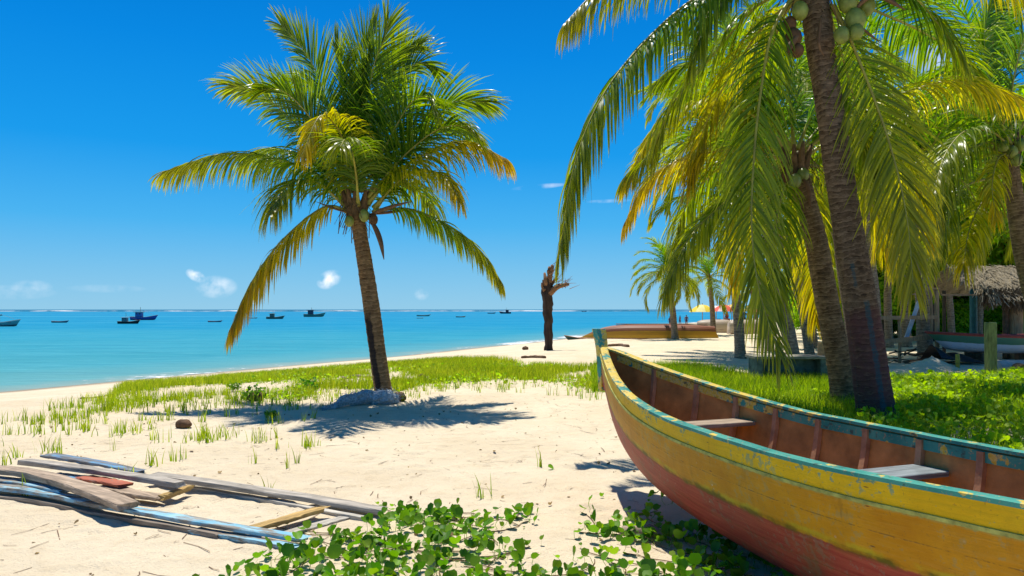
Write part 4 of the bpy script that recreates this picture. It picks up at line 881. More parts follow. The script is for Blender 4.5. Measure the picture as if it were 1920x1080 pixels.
# litter: twigs, dry stalks and husk crumbs on the sand
rg = np.random.default_rng(90); n = 900; x = rg.uniform(-6, 3, n); y = rg.uniform(4, 15, n); z = ground(x, y)+.006; a = rg.uniform(0, 3.14, n); L_ = rg.exponential(.045, n)+.012; K = 3
t = np.linspace(-1, 1, K); d = np.stack([np.cos(a), np.sin(a), 0*a], 1); cen = np.stack([x, y, z], 1)[:, None]+d[:, None]*(L_[:, None]*t[None])[..., None]; cen[:, 1] += rg.normal(0, .012, (n, 3))*[1, 1, .3]
wd = np.cross(d, (0, 0, 1.))[:, None]*.0035*np.ones((1, K, 1)); V, Q = strips(cen, wd)
tag(obj('litter', new_mesh('litter', V, Q), M['spathe']), 'dry twigs and husk crumbs strewn over the sand', 'litter', kind='stuff')

rg = np.random.default_rng(191); n = 330; x = rg.uniform(-7, 3, n); y = 3.8+10.*rg.random(n)**1.3; pz = np.stack([x, y, ground(x, y)], 1)
o = leaves('litter', 'small curled dead leaves and husk flakes scattered on the sand', pz, .032, .0, .006, 192, mat='dry_leaf', cat='litter', upright=.1, stem=False)
# ------------------------------------------------------------------ the yellow canoe
BOW = np.array([.917, 7.55]); ANG = R(20.5); AX = np.array([math.sin(ANG), -math.cos(ANG)]); LT_ = np.array([math.cos(ANG), math.sin(ANG)])
s_k = [0, .2, .6, 1., 1.4, 1.8, 2.2, 2.6, 3., 3.4, 3.8, 4.2, 5., 5.8, 6.5]
b_k = [.02, .115, .27, .41, .52, .59, .63, .66, .68, .69, .675, .64, .55, .38, .04]
h_k = [1.31, 1.27, 1.16, 1.07, .995, .945, .91, .897, .89, .885, .887, .90, .94, 1.04, 1.2]
k_k = [.98, .80, .46, .29, .19, .12, .07, .04, .02, .01, .01, .01, .04, .2, .85]
def cub(x, xs, ys):
    p, _ = smooth_path(np.c_[xs, ys], 400); o = np.argsort(p[:, 0]); return np.interp(x, p[o, 0], p[o, 1])
SS = np.r_[np.linspace(0, .6, 16)[:-1], np.linspace(.6, 6.5, 70)]
HB, HH, HK = cub(SS, s_k, b_k), cub(SS, s_k, h_k), cub(SS, s_k, k_k)
SEC_V = np.array([0, .04, .1, .2, .3, .45, .6, .72, .82, .9, .96, 1.]); SEC_L = np.array([1, 1., .998, .985, .965, .915, .84, .76, .655, .47, .22, 0]); SEC_F = np.array([0, .035, .09, .185, .285, .44, .60, .72, .825, .92, .975, 1.])
VB = np.linspace(0, 1, 29); SL = np.interp(VB, SEC_V, SEC_L); SF = np.interp(VB, SEC_V, SEC_F)
def hp(s, lat, z): c = BOW+AX*s+LT_*lat; return np.array([c[0], c[1], z])
def hull_surface(off, z_top=0, raise_=0):
    """both sides as one sheet; off = inward offset"""
    V, at_v, at_s = [], [], []
    for s, b, h, k in zip(SS, HB, HH, HK):
        bow_cut = np.clip(1-s/.35, 0, 1)
        for sd in (-1, 1):
            rngv = range(len(VB)-1, -1, -1) if sd == 1 else range(len(VB))
            if sd == 1: rngv = list(rngv)[1:]
            for i in rngv:
                bb = max(b-off, .004); z = h-(h-k)*SF[i]+(off*SF[i]*.8)
                ss = s+off*bow_cut
                V.append(hp(ss, sd*bb*SL[i] if SL[i] > 0 else 0, z)); at_v.append(VB[i]); at_s.append(s)
    m = 2*len(VB)-1; ns = len(SS); i = np.arange(ns-1)[:, None]*m+np.arange(m-1)[None]; Q = np.stack([i, i+1, i+m+1, i+m], -1).reshape(-1, 4)
    return np.array(V), Q, at_v, at_s
g0 = hp(3.2, 0, 0); canoe = empty('canoe', (g0[0], g0[1], 0), 'weathered yellow and orange wooden canoe with red bottom and teal rails, in the right foreground', 'boat', 'beached wooden boats')
V, Q, av, as_ = hull_surface(0)
obj('outer_planking', fixn(new_mesh('outer_planking', V, Q, True, {'v': av, 's': as_})), M['hull'], canoe)
V, Q, av, as_ = hull_surface(.035)
obj('inner_planking', new_mesh('inner_planking', V, Q, True, {'v': av, 's': as_}), M['inner'], canoe)
def sweep(sd, vfrac, lat0, lat1, z0, z1, s0=0., s1=6.5, name='gunwale', mat=None, wob=0.):
    """timber following the hull's side at height share vfrac; rectangular section"""
    V, at = [], []; ss = SS[(SS >= s0) & (SS <= s1)]
    lf, ff = np.interp(vfrac, SEC_V, SEC_L), np.interp(vfrac, SEC_V, SEC_F)
    for s in ss:
        b, h, k = np.interp(s, SS, HB), np.interp(s, SS, HH), np.interp(s, SS, HK); z = h-(h-k)*ff; bb = b*lf; w_ = wob*math.sin(s*9)*math.sin(s*4+1)
        for (la, za) in ((lat0, z0), (lat0, z1*.85), (lat0*.8+lat1*.2, z1), (lat0*.2+lat1*.8, z1), (lat1, z1*.85), (lat1, z0)):
            V.append(hp(s, sd*max(bb+la, .002), z+za+w_)); at.append(s)
    n = 6; K = len(ss); Fs = [(k*n+i, k*n+(i+1) % n, (k+1)*n+(i+1) % n, (k+1)*n+i) for k in range(K-1) for i in range(n)]+[tuple(range(n)), tuple((K-1)*n+i for i in range(n-1, -1, -1))]
    return obj(name, fixn(new_mesh(name, V, Fs, False, {'s': at})), mat or M['rail'], canoe)
for sd in (-1, 1):
    sweep(sd, 0, .006, -.075, -.005, .018, wob=.0015)
    sweep(sd, 0, -.036, -.058, -.085, -.024, s0=.2, name='inner_rail')
    sweep(sd, .145, -.004, .009, -.009, .010, s0=.05, name='rubbing_strip', mat=M['strip'])
# stem post
m = MB(); st, _ = smooth_path([np.array(hp(-.015, 0, HK[0]-.1)), np.array(hp(-.02, 0, 1.2)), np.array(hp(-.045, 0, 1.36)), np.array(hp(-.10, 0, 1.50))], 10)
V = []
for p, wd_, th in zip(st, np.linspace(.028, .052, 10), np.linspace(.045, .068, 10)):
    for (a, b) in ((-1, -.6), (-.5, -1), (.5, -1), (1, -.6), (1, 1), (-1, 1)): V.append(p+np.array([LT_[0]*a*wd_, LT_[1]*a*wd_, 0])+np.array([AX[0]*b*th, AX[1]*b*th, 0]))
n = 6; Fs = [(k*n+i, k*n+(i+1) % n, (k+1)*n+(i+1) % n, (k+1)*n+i) for k in range(9) for i in range(n)]+[tuple(range(n)), tuple(54+i for i in range(n-1, -1, -1))]
obj('stem_post', fixn(new_mesh('stem_post', V, Fs, False, {'s': [1.15+.5*(i % 6 < 3) for i in range(len(V))]})), M['rail'], canoe)
# lower stem and keel following the profile
kp = [hp(s-.012, 0, np.interp(s, SS, HK)-.004) for s in np.r_[0, .04, .1, .2, .3, .45, .6, .8, 1.1, 1.5, 2, 2.6, 3.4, 4.2, 5, 5.8, 6.4]]
mk = MB().tube(smooth_path([hp(-.012, 0, 1.25)]+kp, 60)[0], .02, 6); mo = mk.mesh('keel', True); mo.attributes.new('v', 'FLOAT', 'POINT'); mo.attributes['v'].data.foreach_set('value', np.full(len(mo.vertices), .8, dtype=np.float32)); obj('keel', mo, M['hull'], canoe)
# ribs on the inside
for s in (.62, 1.08, 1.5, 1.92, 2.34, 2.76, 3.18, 3.6, 4.05, 4.5, 4.95, 5.4):
    V = []; b, h, k = (np.interp(s, SS, A) for A in (HB, HH, HK))
    vs_ = np.linspace(.03, .97, 16); path = []
    for sd in (-1, 1):
        for v in (vs_ if sd == -1 else vs_[::-1]):
            l, f = np.interp(v, SEC_V, SEC_L), np.interp(v, SEC_V, SEC_F); path.append((sd*(b-.037)*l, h-(h-k)*f+.03*f))
    path = np.array(path); cen = path.mean(0); tn_ = np.gradient(path, axis=0); nr_ = np.stack([tn_[:, 1], -tn_[:, 0]], 1); nr_ /= np.linalg.norm(nr_, axis=1)[:, None]
    nr_ *= np.sign(np.sum((cen-path)*nr_, 1))[:, None]
    for q, nq in zip(path, nr_):
        for (ds, dn) in ((-.022, 0), (-.022, .035), (.022, .035), (.022, 0)): V.append(hp(s+ds, q[0]+nq[0]*dn, q[1]+nq[1]*dn))
    K = len(path); n = 4; Fs = [(a*n+i, a*n+(i+1) % n, (a+1)*n+(i+1) % n, (a+1)*n+i) for a in range(K-1) for i in range(n)]
    obj('rib', fixn(new_mesh('rib', V, Fs)), M['rib'], canoe)
def thwart(s, w_, zdrop, mat, th=.035):
    b, h = np.interp(s, SS, HB), np.interp(s, SS, HH); z = h-zdrop; hb = b*.955-.03; m = MB(); m.box((0, 0, 0), (2*hb, w_, th), bev=.25)
    me = m.mesh('thwart'); o = bpy.data.objects.new('thwart', me); me.materials.append(mat); C.objects.link(o); o.parent = canoe; c = hp(s, 0, z); o.location = Vector(c)-canoe.location; o.rotation_euler.z = ANG
thwart(1.62, .21, .20, M['thwart']); thwart(3.27, .24, .20, M['thwart_blue']); thwart(4.9, .24, .2, M['thwart'])

# ------------------------------------------------------------------ generic small boats
def loft(L, B, D, bow_rise=.3, stern_rise=.1, n=22, transom=.0, rocker=.25):
    """open hull along +x, bow at +L/2; returns V, Q, v"""
    xs = np.linspace(-1, 1, n); V, av = [], []; VV = np.linspace(0, 1, 9); sl, sf = np.interp(VV, SEC_V, SEC_L), np.interp(VV, SEC_V, SEC_F)
    for x in xs:
        b = B/2*(np.clip(1-abs(x)**2.6, 0, 1) if x > 0 else (transom+(1-transom)*np.clip(1-abs(x)**3, 0, 1)))+.01
        h = D+bow_rise*max(x, 0)**2.2+stern_rise*max(-x, 0)**2; k = rocker*D*abs(x)**4*(1 if x > 0 else (.3 if transom else 1))
        for sd in (-1, 1):
            idx = list(range(9)) if sd < 0 else list(range(7, -1, -1))
            for i in idx: V.append((x*L/2+(.12*L*(1-sf[i])*max(x, 0)**5), sd*b*sl[i], h-(h-k)*sf[i])); av.append(VV[i])
    m = 17; i = np.arange(n-1)[:, None]*m+np.arange(m-1)[None]; Q = [tuple(q) for q in np.stack([i, i+1, i+m+1, i+m], -1).reshape(-1, 4)]
    Q.append(tuple(range(m))); Q.append(tuple((n-1)*m+j for j in range(m-1, -1, -1)))
    return np.array(V), Q, np.array(av)
def m_band(name, cols, th, rough=.5):
    t = NT(name); v = t.attr('v'); n = t.noise(t.coord('Object'), 6, 4); g = t.noise(t.coord('Object', (.6, 6, 6)), 3, 5, .65)
    vv = t.math('ADD', v, t.math('MULTIPLY', t.math('SUBTRACT', n, .5), .05)); c = cols[0]
    for k, cc in enumerate(cols[1:]): c = t.mix(t.rng(vv, th[k]-.01, th[k]+.01), c, cc)
    c = t.mix(t.math('MULTIPLY', t.rng(g, .55, .7), .45), c, (.12, .08, .05))
    return t.done(t.bsdf(c, rough, .3))
def place_hull(root, L, B, D, mat, upturned=False, deck=None, name='hull', **k):
    V, Q, av = loft(L, B, D, **k)
    if upturned: V[:, 2] = D-V[:, 2]*1.0+.0
    o = obj(name, fixn(new_mesh(name, V, Q, True, {'v': av})), mat, root, world=False)
    rail = MB(); n = 22
    for sd, j in ((0, 0), (1, 16)):
        p = V[np.arange(n)*17+j]; rail.tube(p, .022+.008*B, 5)
    rail.build('gunwale', deck or mat_wood_dark, root) if False else obj('gunwale', rail.mesh('gunwale', True), deck or M['rib'], root, world=False)
    return V
M['upboat'] = m_band('upturned_boat_paint', [(.56, .30, .02), (.50, .25, .02), (.24, .085, .045)], [.25, .56])
M['greenboat'] = m_band('moored_boat_paint', [(.30, .05, .04), (.05, .17, .10), (.45, .52, .60)], [.12, .5])
M['tan'] = m_band('tan_boat_paint', [(.50, .38, .26), (.55, .43, .30), (.42, .33, .24)], [.3, .6])
# upturned boat on the beach
ga, gb = G(1118, 634), G(1330, 641); c = (ga+gb)/2; c[1] = 45.5; c[0] = (1226-960)/F*45.5; c[2] = GZ(c[0], c[1])
ub = empty('upturned_boat', c, 'long wooden boat lying upside down on the sand, yellow below and brown on top', 'boat', 'beached wooden boats', rz=R(-4))
V, Q, av = loft(7.3, 1.5, .85, bow_rise=.0, stern_rise=.0, transom=.35, rocker=.5, n=30)
V[:, 2] = .88-V[:, 2]; V[:, 0] *= -1; V[:, 0] += .10*np.clip(.5-V[:, 2], 0, 1)*np.sign(V[:, 0])*(V[:, 0] > 2.8)*8*.55
obj('hull', fixn(new_mesh('hull', V, Q, False, {'v': av})), M['upboat'], ub, world=False)
m = MB(); m.beam((-2.3, 0, .885), (3.2, 0, .895), .06, .05); obj('keel', m.mesh('keel'), M['rib'], ub, world=False)
m = MB(); [m.tube(V[np.arange(30)*17+j], .035, 5) for j in (0, 16)]; obj('gunwale', m.mesh('gunwale'), M['rib'], ub, world=False)
# small dark canoe nosing out of the water behind the bow
y = 73.; cn = empty('canoe', ((1112-960)/F*y, y, SEA+.02), 'small dark green canoe at the water edge behind the tip of the big canoe', 'boat', 'small open boats', rz=R(175)); place_hull(cn, 4.6, .8, .38, m_simple('dark_green_paint', (.03, .07, .05)), bow_rise=.35, stern_rise=.2)
# green and white boat under the hut
y = 23.5; x0, x1 = (1768-960)/F*y, (2090-960)/F*y
gb_ = empty('rowing_boat', ((x0+x1)/2, y, GZ(18, y)+.32), 'green and white boat with a red rail resting on blocks under the hut', 'boat', 'beached wooden boats', rz=R(183)); place_hull(gb_, x1-x0, 1.4, .55, M['greenboat'], bow_rise=.12, stern_rise=.1, deck=m_simple('red_rail', (.28, .05, .04)))
for dx in (-1.6, 0., 1.6):
    p = np.array([(x0+x1)/2+dx, y, GZ((x0+x1)/2+dx, y)+.15]); b = MB().box(p, (.3, .9, .34)); tag(b.build('block', M['bark'], None, loc=p), ['dark wooden block under the bow of the green and white boat', 'dark wooden block under the middle of the green and white boat', 'dark wooden block under the far end of the green and white boat'][int(dx/1.6)+1], 'block', 'blocks under the boat')

# fishing boats and dinghies out on the water
def fishing_boat(px, py, wpx, hull, cabin, roof, label, mast=1.6, seed=0, flip=1, stern_cab=True):
    Y = (CAMZ-SEA)*F/(py-HOR+3); L = wpx/F*Y
    root = empty('fishing_boat', ((px-960)/F*Y, Y, SEA-.12), label, 'boat', 'fishing boats at anchor', rz=R(0 if flip > 0 else 180)+R(6))
    mh = m_band('hull_%d' % seed, [cabin, hull, tuple(c*.5 for c in hull)], [.10, .7]); s = L/6.
    place_hull(root, L, 1.9*s, .85*s, mh, bow_rise=.55*s, stern_rise=.12*s, transom=.6)
    m = MB(); m.box((-.0*s, 0, .80*s), (4.6*s, 1.5*s, .05*s)); obj('deck', m.mesh('deck'), m_simple('deck_paint', (.25, .22, .18)), root, world=False)
    m = MB(); cx = -.9*s if stern_cab else .2*s; m.box((cx, 0, 1.45*s), (1.6*s, 1.25*s, 1.25*s), bev=.1); cb = obj('cabin', m.mesh('cabin'), m_simple('cabin_paint', cabin, .5, .1), root, world=False)
    m = MB(); [m.box((cx+dx*s, sy*.605*s, 1.7*s), (.4*s, .06*s, .32*s)) for dx in (-.4, .3) for sy in (-1, 1)]; obj('window', m.mesh('window'), m_simple('cabin_window', (.02, .03, .04), .15, .1), cb, world=False)
    m = MB(); m.box((cx-.1*s, 0, 2.14*s), (2.3*s, 1.55*s, .16*s)); obj('roof', m.mesh('roof'), m_simple('roof_paint', roof, .5, .1), root, world=False)
    m = MB(); m.tube([(cx+.3*s, 0, 2.2*s), (cx+.3*s, 0, (2.2+mast)*s)], .05*s, 6); m.tube([(cx+.3*s, 0, (1.9+mast*.6)*s), (2.6*s, 0, 1.5*s)], .015*s, 4); obj('mast', m.mesh('mast'), M['rib'], root, world=False)
fishing_boat(-2, 609, 62, (.12, .30, .30), (.75, .75, .72), (.05, .05, .06), 'pale green fishing boat cut off by the left edge of the picture', 1.2, 1, 1)
fishing_boat(240, 604, 36, (.012, .012, .015), (.14, .18, .20), (.75, .75, .72), 'black-hulled fishing boat with a white roof, left on the water', 1.4, 2, 1)
fishing_boat(268, 597, 44, (.02, .07, .30), (.05, .12, .35), (.50, .48, .38), 'blue fishing boat with a tall mast, just right of the black one', 1.2, 3, 1)
fishing_boat(515, 595, 30, (.03, .12, .10), (.10, .14, .12), (.55, .50, .35), 'dark green fishing boat with a cream roof, left of the lone trunk', 1.0, 4, 1)
fishing_boat(588, 591, 36, (.06, .22, .18), (.07, .06, .10), (.10, .05, .08), 'green fishing boat with a dark cabin, nearest to the lone palm on its left', .8, 5, 1)
fishing_boat(948, 585, 20, (.03, .03, .06), (.20, .04, .05), (.03, .03, .04), 'tiny dark fishing boat near the horizon left of the dead stump', 1.3, 6, -1)
def dinghy(px, py, wpx, col, label, i):
    Y = (CAMZ-SEA)*F/(py-HOR); L = wpx/F*Y; r = empty('dinghy', ((px-960)/F*Y, Y, SEA-.05), label, 'boat', 'small open boats', rz=R(5*i)); s = L/5
    place_hull(r, L, 1.1*s, .5*s, m_simple('dinghy_paint_%d' % i, col), bow_rise=.25*s, stern_rise=.1*s)
    m = MB(); [m.box((dx*s, 0, .42*s), (.3*s, .9*s, .04*s)) for dx in (-1, .8)]; obj('thwart', m.mesh('thwart'), M['thwart'], r, world=False)
for i, (x, y, w_, c_, lb) in enumerate([(111, 605, 30, (.03, .14, .20), 'low blue-grey dinghy between the left edge and the black fishing boat'), (402, 604, 24, (.03, .12, .18), 'low dark dinghy afloat left of the drooping frond tip'), (474, 597, 14, (.04, .15, .17), 'tiny dinghy just left of the dark green fishing boat'),
      (793, 593, 24, (.10, .35, .28), 'pale green dinghy right of the lone palm trunk, the farther one'), (787, 597, 12, (.10, .32, .28), 'very small dinghy right of the lone palm trunk, the nearer one'), (863, 595, 18, (.04, .18, .14), 'dark green dinghy alone between lone palm and stump'), (921, 588, 16, (.05, .10, .15), 'dark dinghy beside the tiny fishing boat near the horizon'), (1095, 584.5, 12, (.20, .10, .12), 'reddish dinghy by the surf right of the dead stump')]): dinghy(x, y, w_, c_, lb, i)

# ------------------------------------------------------------------ dead stump standing on the beach
gs = G(1029, 657); Ys = gs[1]
stump = empty('dead_trunk', gs, 'dead blackened palm trunk standing root end up on the beach', 'dead tree')
sp_, _ = smooth_path([P(x, y, Ys) for x, y in [(1029,660),(1028,620),(1027,580),(1026,545),(1027,525)]], 30); rr = np.interp(np.linspace(0, 1, 30), [0, .1, .5, .85, 1], [8.5, 8, 8.5, 11, 9])/F*Ys
V, Fs = tube(sp_, rr, 12); rg = np.random.default_rng(5); V = V+rg.normal(0, .012, V.shape); V = V+.02*np.sin(V[:, 2:3]*9+V[:, :1]*30); obj('trunk', new_mesh('trunk', V, Fs, True), M['charred'], stump)
m = MB()
for pts, r_ in [([(1027,548),(1030,525),(1034,505),(1036,497)], 8.5), ([(1024,540),(1023,525),(1021,512)], 6), ([(1030,550),(1042,540),(1055,535),(1067,533)], 7), ([(1030,538),(1038,528),(1044,518),(1047,512)], 4), ([(1040,538),(1050,533),(1060,538)], 3), ([(1032,520),(1028,508),(1030,500)], 5), ([(1022,545),(1017,538),(1016,530)], 4)]:
    p, _ = smooth_path([P(x, y, Ys+.2*math.sin(x)) for x, y in pts], 8); m.tube(p, np.linspace(r_, r_*.35, 8)/F*Ys, 7)
m.build('root_crown', M['rootwood'], stump, True)
m = MB()
for k in range(46):
    b = [(1034,510),(1043,530),(1055,536),(1030,520),(1022,530),(1062,534)][k % 6]; p0 = P(b[0]+rg.normal(0, 3), b[1]+rg.normal(0, 5), Ys+rg.normal(0, .2)); d = rg.normal(0, 1, 3); d[2] = abs(d[2])*.9; d[0] = abs(d[0])*.8; d /= np.linalg.norm(d); L_ = rg.uniform(.15, .6)
    q = rg.normal(0, .3, 3); p, _ = smooth_path([p0, p0+d*L_*.5+q*.12, p0+d*L_+q*.35], 5); m.tube(p, np.linspace(.014, .004, 5), 4)
m.build('rootlet', M['rootwood'], stump)

# ------------------------------------------------------------------ old boards lying on the sand
GB = 'weathered boards from a broken boat'
M['w_grey'] = m_wood('board_grey', (.44, .39, .32)); M['w_brown'] = m_wood('board_brown', (.44, .33, .23)); M['w_blue'] = m_wood('board_blue', (.30, .27, .22), (.14, .40, .54), .50, (.34, .54, .62)); M['w_dblue'] = m_wood('board_dark_blue', (.22, .22, .22), (.06, .15, .30), .42, (.16, .36, .52))
M['w_red'] = m_wood('board_red', (.35, .2, .15), (.50, .15, .085), .75); M['w_yel'] = m_wood('board_yellow', (.52, .34, .12)); M['w_white'] = m_wood('board_white', (.50, .46, .38)); M['w_dark'] = m_wood('board_dark', (.26, .21, .16))
def plank(label, pts, z, w0, w1, th, mat, tilt=0., name='board', seed=0):
    """board lying on the sand through ground points seen at pixels; z = lift of its underside"""
    zs = z if isinstance(z, (list, tuple)) else [z]*len(pts); g = []
    for (x, y), zz in zip(pts, zs):
        # point at height zz above the ground under it
        Y = (CAMZ-zz-th)*F/(y-HOR); X = (x-960)/F*Y; Y = (CAMZ-(GZ(X, Y)+zz+th))*F/(y-HOR); X = (x-960)/F*Y; g.append((X, Y, GZ(X, Y)+zz+th/2))
    p, L = smooth_path(g, 14); T = np.gradient(p, axis=0); T /= np.linalg.norm(T, axis=1)[:, None]; S = np.cross(T, (0, 0, 1.)); S /= np.linalg.norm(S, axis=1)[:, None]; U = np.cross(S, T)
    S = S*math.cos(tilt)+U*math.sin(tilt); U = np.cross(S, T); rg = np.random.default_rng(seed); W = np.linspace(w0, w1, 14)/2*(1+rg.normal(0, .02, 14)); V = []
    for q, s, u, ww in zip(p, S, U, W):
        for (a, b) in ((-1, -.5), (-1, .3), (-.93, .5), (.93, .5), (1, .3), (1, -.5)): V.append(q+s*a*ww+u*b*th)
    V = np.array(V); V[:6] += T[0]*rg.normal(0, .03, (6, 1)); V[-6:] += T[-1]*rg.normal(0, .03, (6, 1)); V += rg.normal(0, .0018, V.shape)
    n = 6; Fs = [(k*n+i, k*n+(i+1) % n, (k+1)*n+(i+1) % n, (k+1)*n+i) for k in range(13) for i in range(n)]+[tuple(range(n)), tuple(78+i for i in range(n-1, -1, -1))]
    # local frame along the board so that the grain follows it
    c = p[7]; d = p[-1]-p[0]; a = math.atan2(d[1], d[0]); R2 = np.array([[math.cos(a), math.sin(a), 0], [-math.sin(a), math.cos(a), 0], [0, 0, 1]]); Vl = (V-c)@R2.T
    me = fixn(new_mesh(name, Vl, Fs)); me.materials.append(mat); o = bpy.data.objects.new(name, me); C.objects.link(o); o.location = c; o.rotation_euler.z = a
    return tag(o, label, 'board', GB)
plank('long blue-grey board on the far side of the pile, its left end painted blue', [(90,851),(175,864),(262,882)], .0, .16, .12, .03, M['w_dblue'], seed=1)
plank('long dark-edged grey beam lying across the top of the pile', [(46,861),(194,880),(336,903)], [.13,.13,.13], .12, .11, .045, M['w_grey'], seed=2)
plank('thick bare brown board ending in a square cut over the blue boards', [(-60,872),(40,880),(130,902),(215,932),(238,943)], [.15,.15,.14,.13,.12], .15, .17, .048, M['w_brown'], seed=3)
plank('long pale blue board sweeping along the near side of the pile', [(-60,905),(60,916),(200,944),(360,972),(480,992),(575,1008)], [.07,.07,.06,.05,.04,.03], .14, .09, .03, M['w_blue'], seed=4)
plank('dark bare beam nearest the camera, under the pale blue board', [(-60,922),(60,934),(200,962),(330,984),(410,1000)], .0, .10, .06, .035, M['w_dark'], seed=5)
plank('short blue-grey strip at the near right end of the pile', [(360,990),(450,1004),(560,1024)], 0., .10, .08, .03, M['w_blue'], seed=6)
plank('long silvery board reaching farthest right into the creeper', [(292,888),(420,905),(560,927),(722,953)], [.07,.06,.05,.03], .15, .12, .04, M['w_grey'], seed=7)
plank('thin whitish-blue strip tucked under the long silvery board', [(330,908),(450,926),(560,946),(690,970)], 0., .07, .06, .03, M['w_white'], seed=8)
plank('yellow board lying crosswise between the two long boards', [(465,990),(530,972),(600,951)], [.035,.045,.055], .11, .11, .03, M['w_yel'], seed=9)
plank('pale board half sunk in the sand beyond the yellow one', [(535,1000),(590,984),(650,968)], 0., .12, .10, .015, M['w_white'], seed=10)
plank('dark blue board at the left under the bare brown board', [(-60,893),(30,900),(130,918)], [.09,.09,.09], .18, .12, .03, M['w_blue'], seed=11)
plank('short sky-blue piece showing between the two top beams', [(95,888),(170,896)], .08, .16, .14, .02, M['w_dblue'], seed=12)
plank('coral-red board piece in the middle of the pile', [(160,893),(232,906)], .09, .16, .13, .025, M['w_red'], seed=13)
plank('cracked brown board slanting under the top beam', [(200,908),(250,922),(300,930)], .05, .14, .13, .03, M['w_brown'], seed=14)
plank('short brown stub with a yellow edge, right of the cracked board', [(300,930),(355,910)], [.05,.06], .08, .06, .04, M['w_yel'], seed=15)

# ------------------------------------------------------------------ things lying on the sand
def husk(px, py, r, label, mat='nut_dry', sq=(1.25, 1, .9)):
    g = G(px, py); o = obj('coconut_husk', blob_mesh('coconut_husk', g+[0, 0, r*.55], r, int(px), 3, .16, sq), M[mat], loc=g); tag(o, label, 'coconut husk', 'fallen coconut husks')
husk(345, 803, .085, 'small reddish-brown husk on the bare sand left of the palm shadow'); husk(480, 752, .12, 'brown husk half hidden by a dark weed'); husk(747, 753, .12, 'round dark brown husk right against the foot of the lone palm'); husk(790, 712, .09, 'small brown husk in the grass right of the lone palm'); husk(985, 656, .12, 'pale yellowish husk on the open beach left of the dead stump')
# net bundle round the foot of the lone palm
M['net'] = m_simple('net', (.42, .46, .48), .9, .45, 30, .1, .8)
gn = G(672, 757); rg = np.random.default_rng(12); net = empty('fishing_net', gn, 'bluish-grey heap of old fishing net wrapped round the foot of the lone palm', 'net')
path, _ = smooth_path([G(610, 768)+[0, 0, .03], G(640, 763)+[0, 0, .07], G(668, 758)+[0, 0, .12], G(700, 757)+[0, 0, .13], G(728, 757)+[0, 0, .12], G(742, 752)+[0, 0, .06]], 26); path[:, 1] -= .12
V, Fs = tube(path, np.interp(np.linspace(0, 1, 26), [0, .2, .45, .8, 1], [.03, .07, .12, .12, .06]), 12); V = V+rg.normal(0, .014, V.shape)+.018*np.sin(V*19)[:, [1, 2, 0]]; obj('bundle', new_mesh('bundle', V, Fs, False), M['net'], net)
N_ = 700; ii = rg.integers(0, len(V), N_); b = V[ii]; d = rg.normal(0, 1, (N_, 3)); d[:, 2] *= .5; K = 4; t = np.linspace(0, 1, K); cen = b[:, None]+d[:, None]*(t[None, :, None]*.06)+rg.normal(0, .012, (N_, K, 3)); cen[:, :, 2] = np.maximum(cen[:, :, 2], gn[2]+.01)
wd = rg.normal(0, 1, (N_, 1, 3)); wd /= np.linalg.norm(wd, axis=2)[..., None]; V2, Q2 = strips(cen, np.broadcast_to(wd*.004, cen.shape)); obj('mesh_strands', new_mesh('mesh_strands', V2, Q2), M['net'], net)
def log(name, label, pts, r, mat, lift=.5, cat='log', n=10, amp=.008):
    g = [G(x, y)+[0, 0, r*lift] for x, y in pts]; p, _ = smooth_path(g, 14); V, Fs = tube(p, r*(1+.12*np.sin(np.arange(14)*1.3)), n); V = V+np.random.default_rng(int(pts[0][0])).normal(0, amp, V.shape)
    o = obj(name, new_mesh(name, V, Fs, True), mat, loc=p[7]); tag(o, label, cat)
M['drift'] = m_simple('driftwood', (.34, .26, .20), .85, .35, 8, .2, .5, (1, 1, 1))
log('driftwood', 'pale driftwood stick in the grass just left of the lone palm', [(640,712),(668,708),(705,709)], .045, M['drift'])
log('driftwood', 'thick brown log among the creeper beside the canoe bottom', [(1165,1004),(1215,1006),(1270,1012),(1300,1016)], .045, M['drift'])
log('driftwood', 'small dry branch on the beach at the far left', [(150,748),(175,747),(205,742)], .014, M['spathe'])
log('driftwood', 'dark palm stalk lying on sand beyond the grass, left of the stump', [(978,672),(1000,671),(1022,672)], .06, M['spathe'])
log('driftwood', 'brown frond stalk on the beach behind the canoe bow', [(1142,650),(1160,649),(1178,651)], .08, M['spathe'])

# ------------------------------------------------------------------ stone bench and what stands by it
M['conc'] = m_simple('old_concrete', (.13, .16, .13), .9, .45, 7, .1, .5); M['conc_top'] = m_simple('old_concrete_top', (.26, .24, .18), .9, .3, 7, .1, .5)
g = G(1487, 722); Yb = g[1]; x0, x1 = (1417-960)/F*Yb, (1560-960)/F*Yb; zt = CAMZ-(668-HOR)/F*Yb
bench = empty('stone_bench', ((x0+x1)/2, Yb, g[2]), 'mossy concrete bench standing in the grass behind the canoe', 'bench')
MB().box(((x0+x1)/2, Yb+.3, zt-.03), (x1-x0+.06, .75, .06), bev=.2).build('bench_top', M['conc_top'], bench)
MB().box((x0+.09, Yb+.28, (zt-.06+g[2])/2), (.14, .60, zt-.06-g[2]+.1)).build('leg', M['conc'], bench); MB().box((x1-.14, Yb+.28, (zt-.06+g[2])/2), (.24, .60, zt-.06-g[2]+.1)).build('leg', M['conc'], bench)
MB().box(((x0+x1)/2-.03, Yb+.40, (zt-.06+g[2])/2), (x1-x0-.40, .12, zt-.062-g[2]+.1)).build('back_panel', M['conc'], bench)
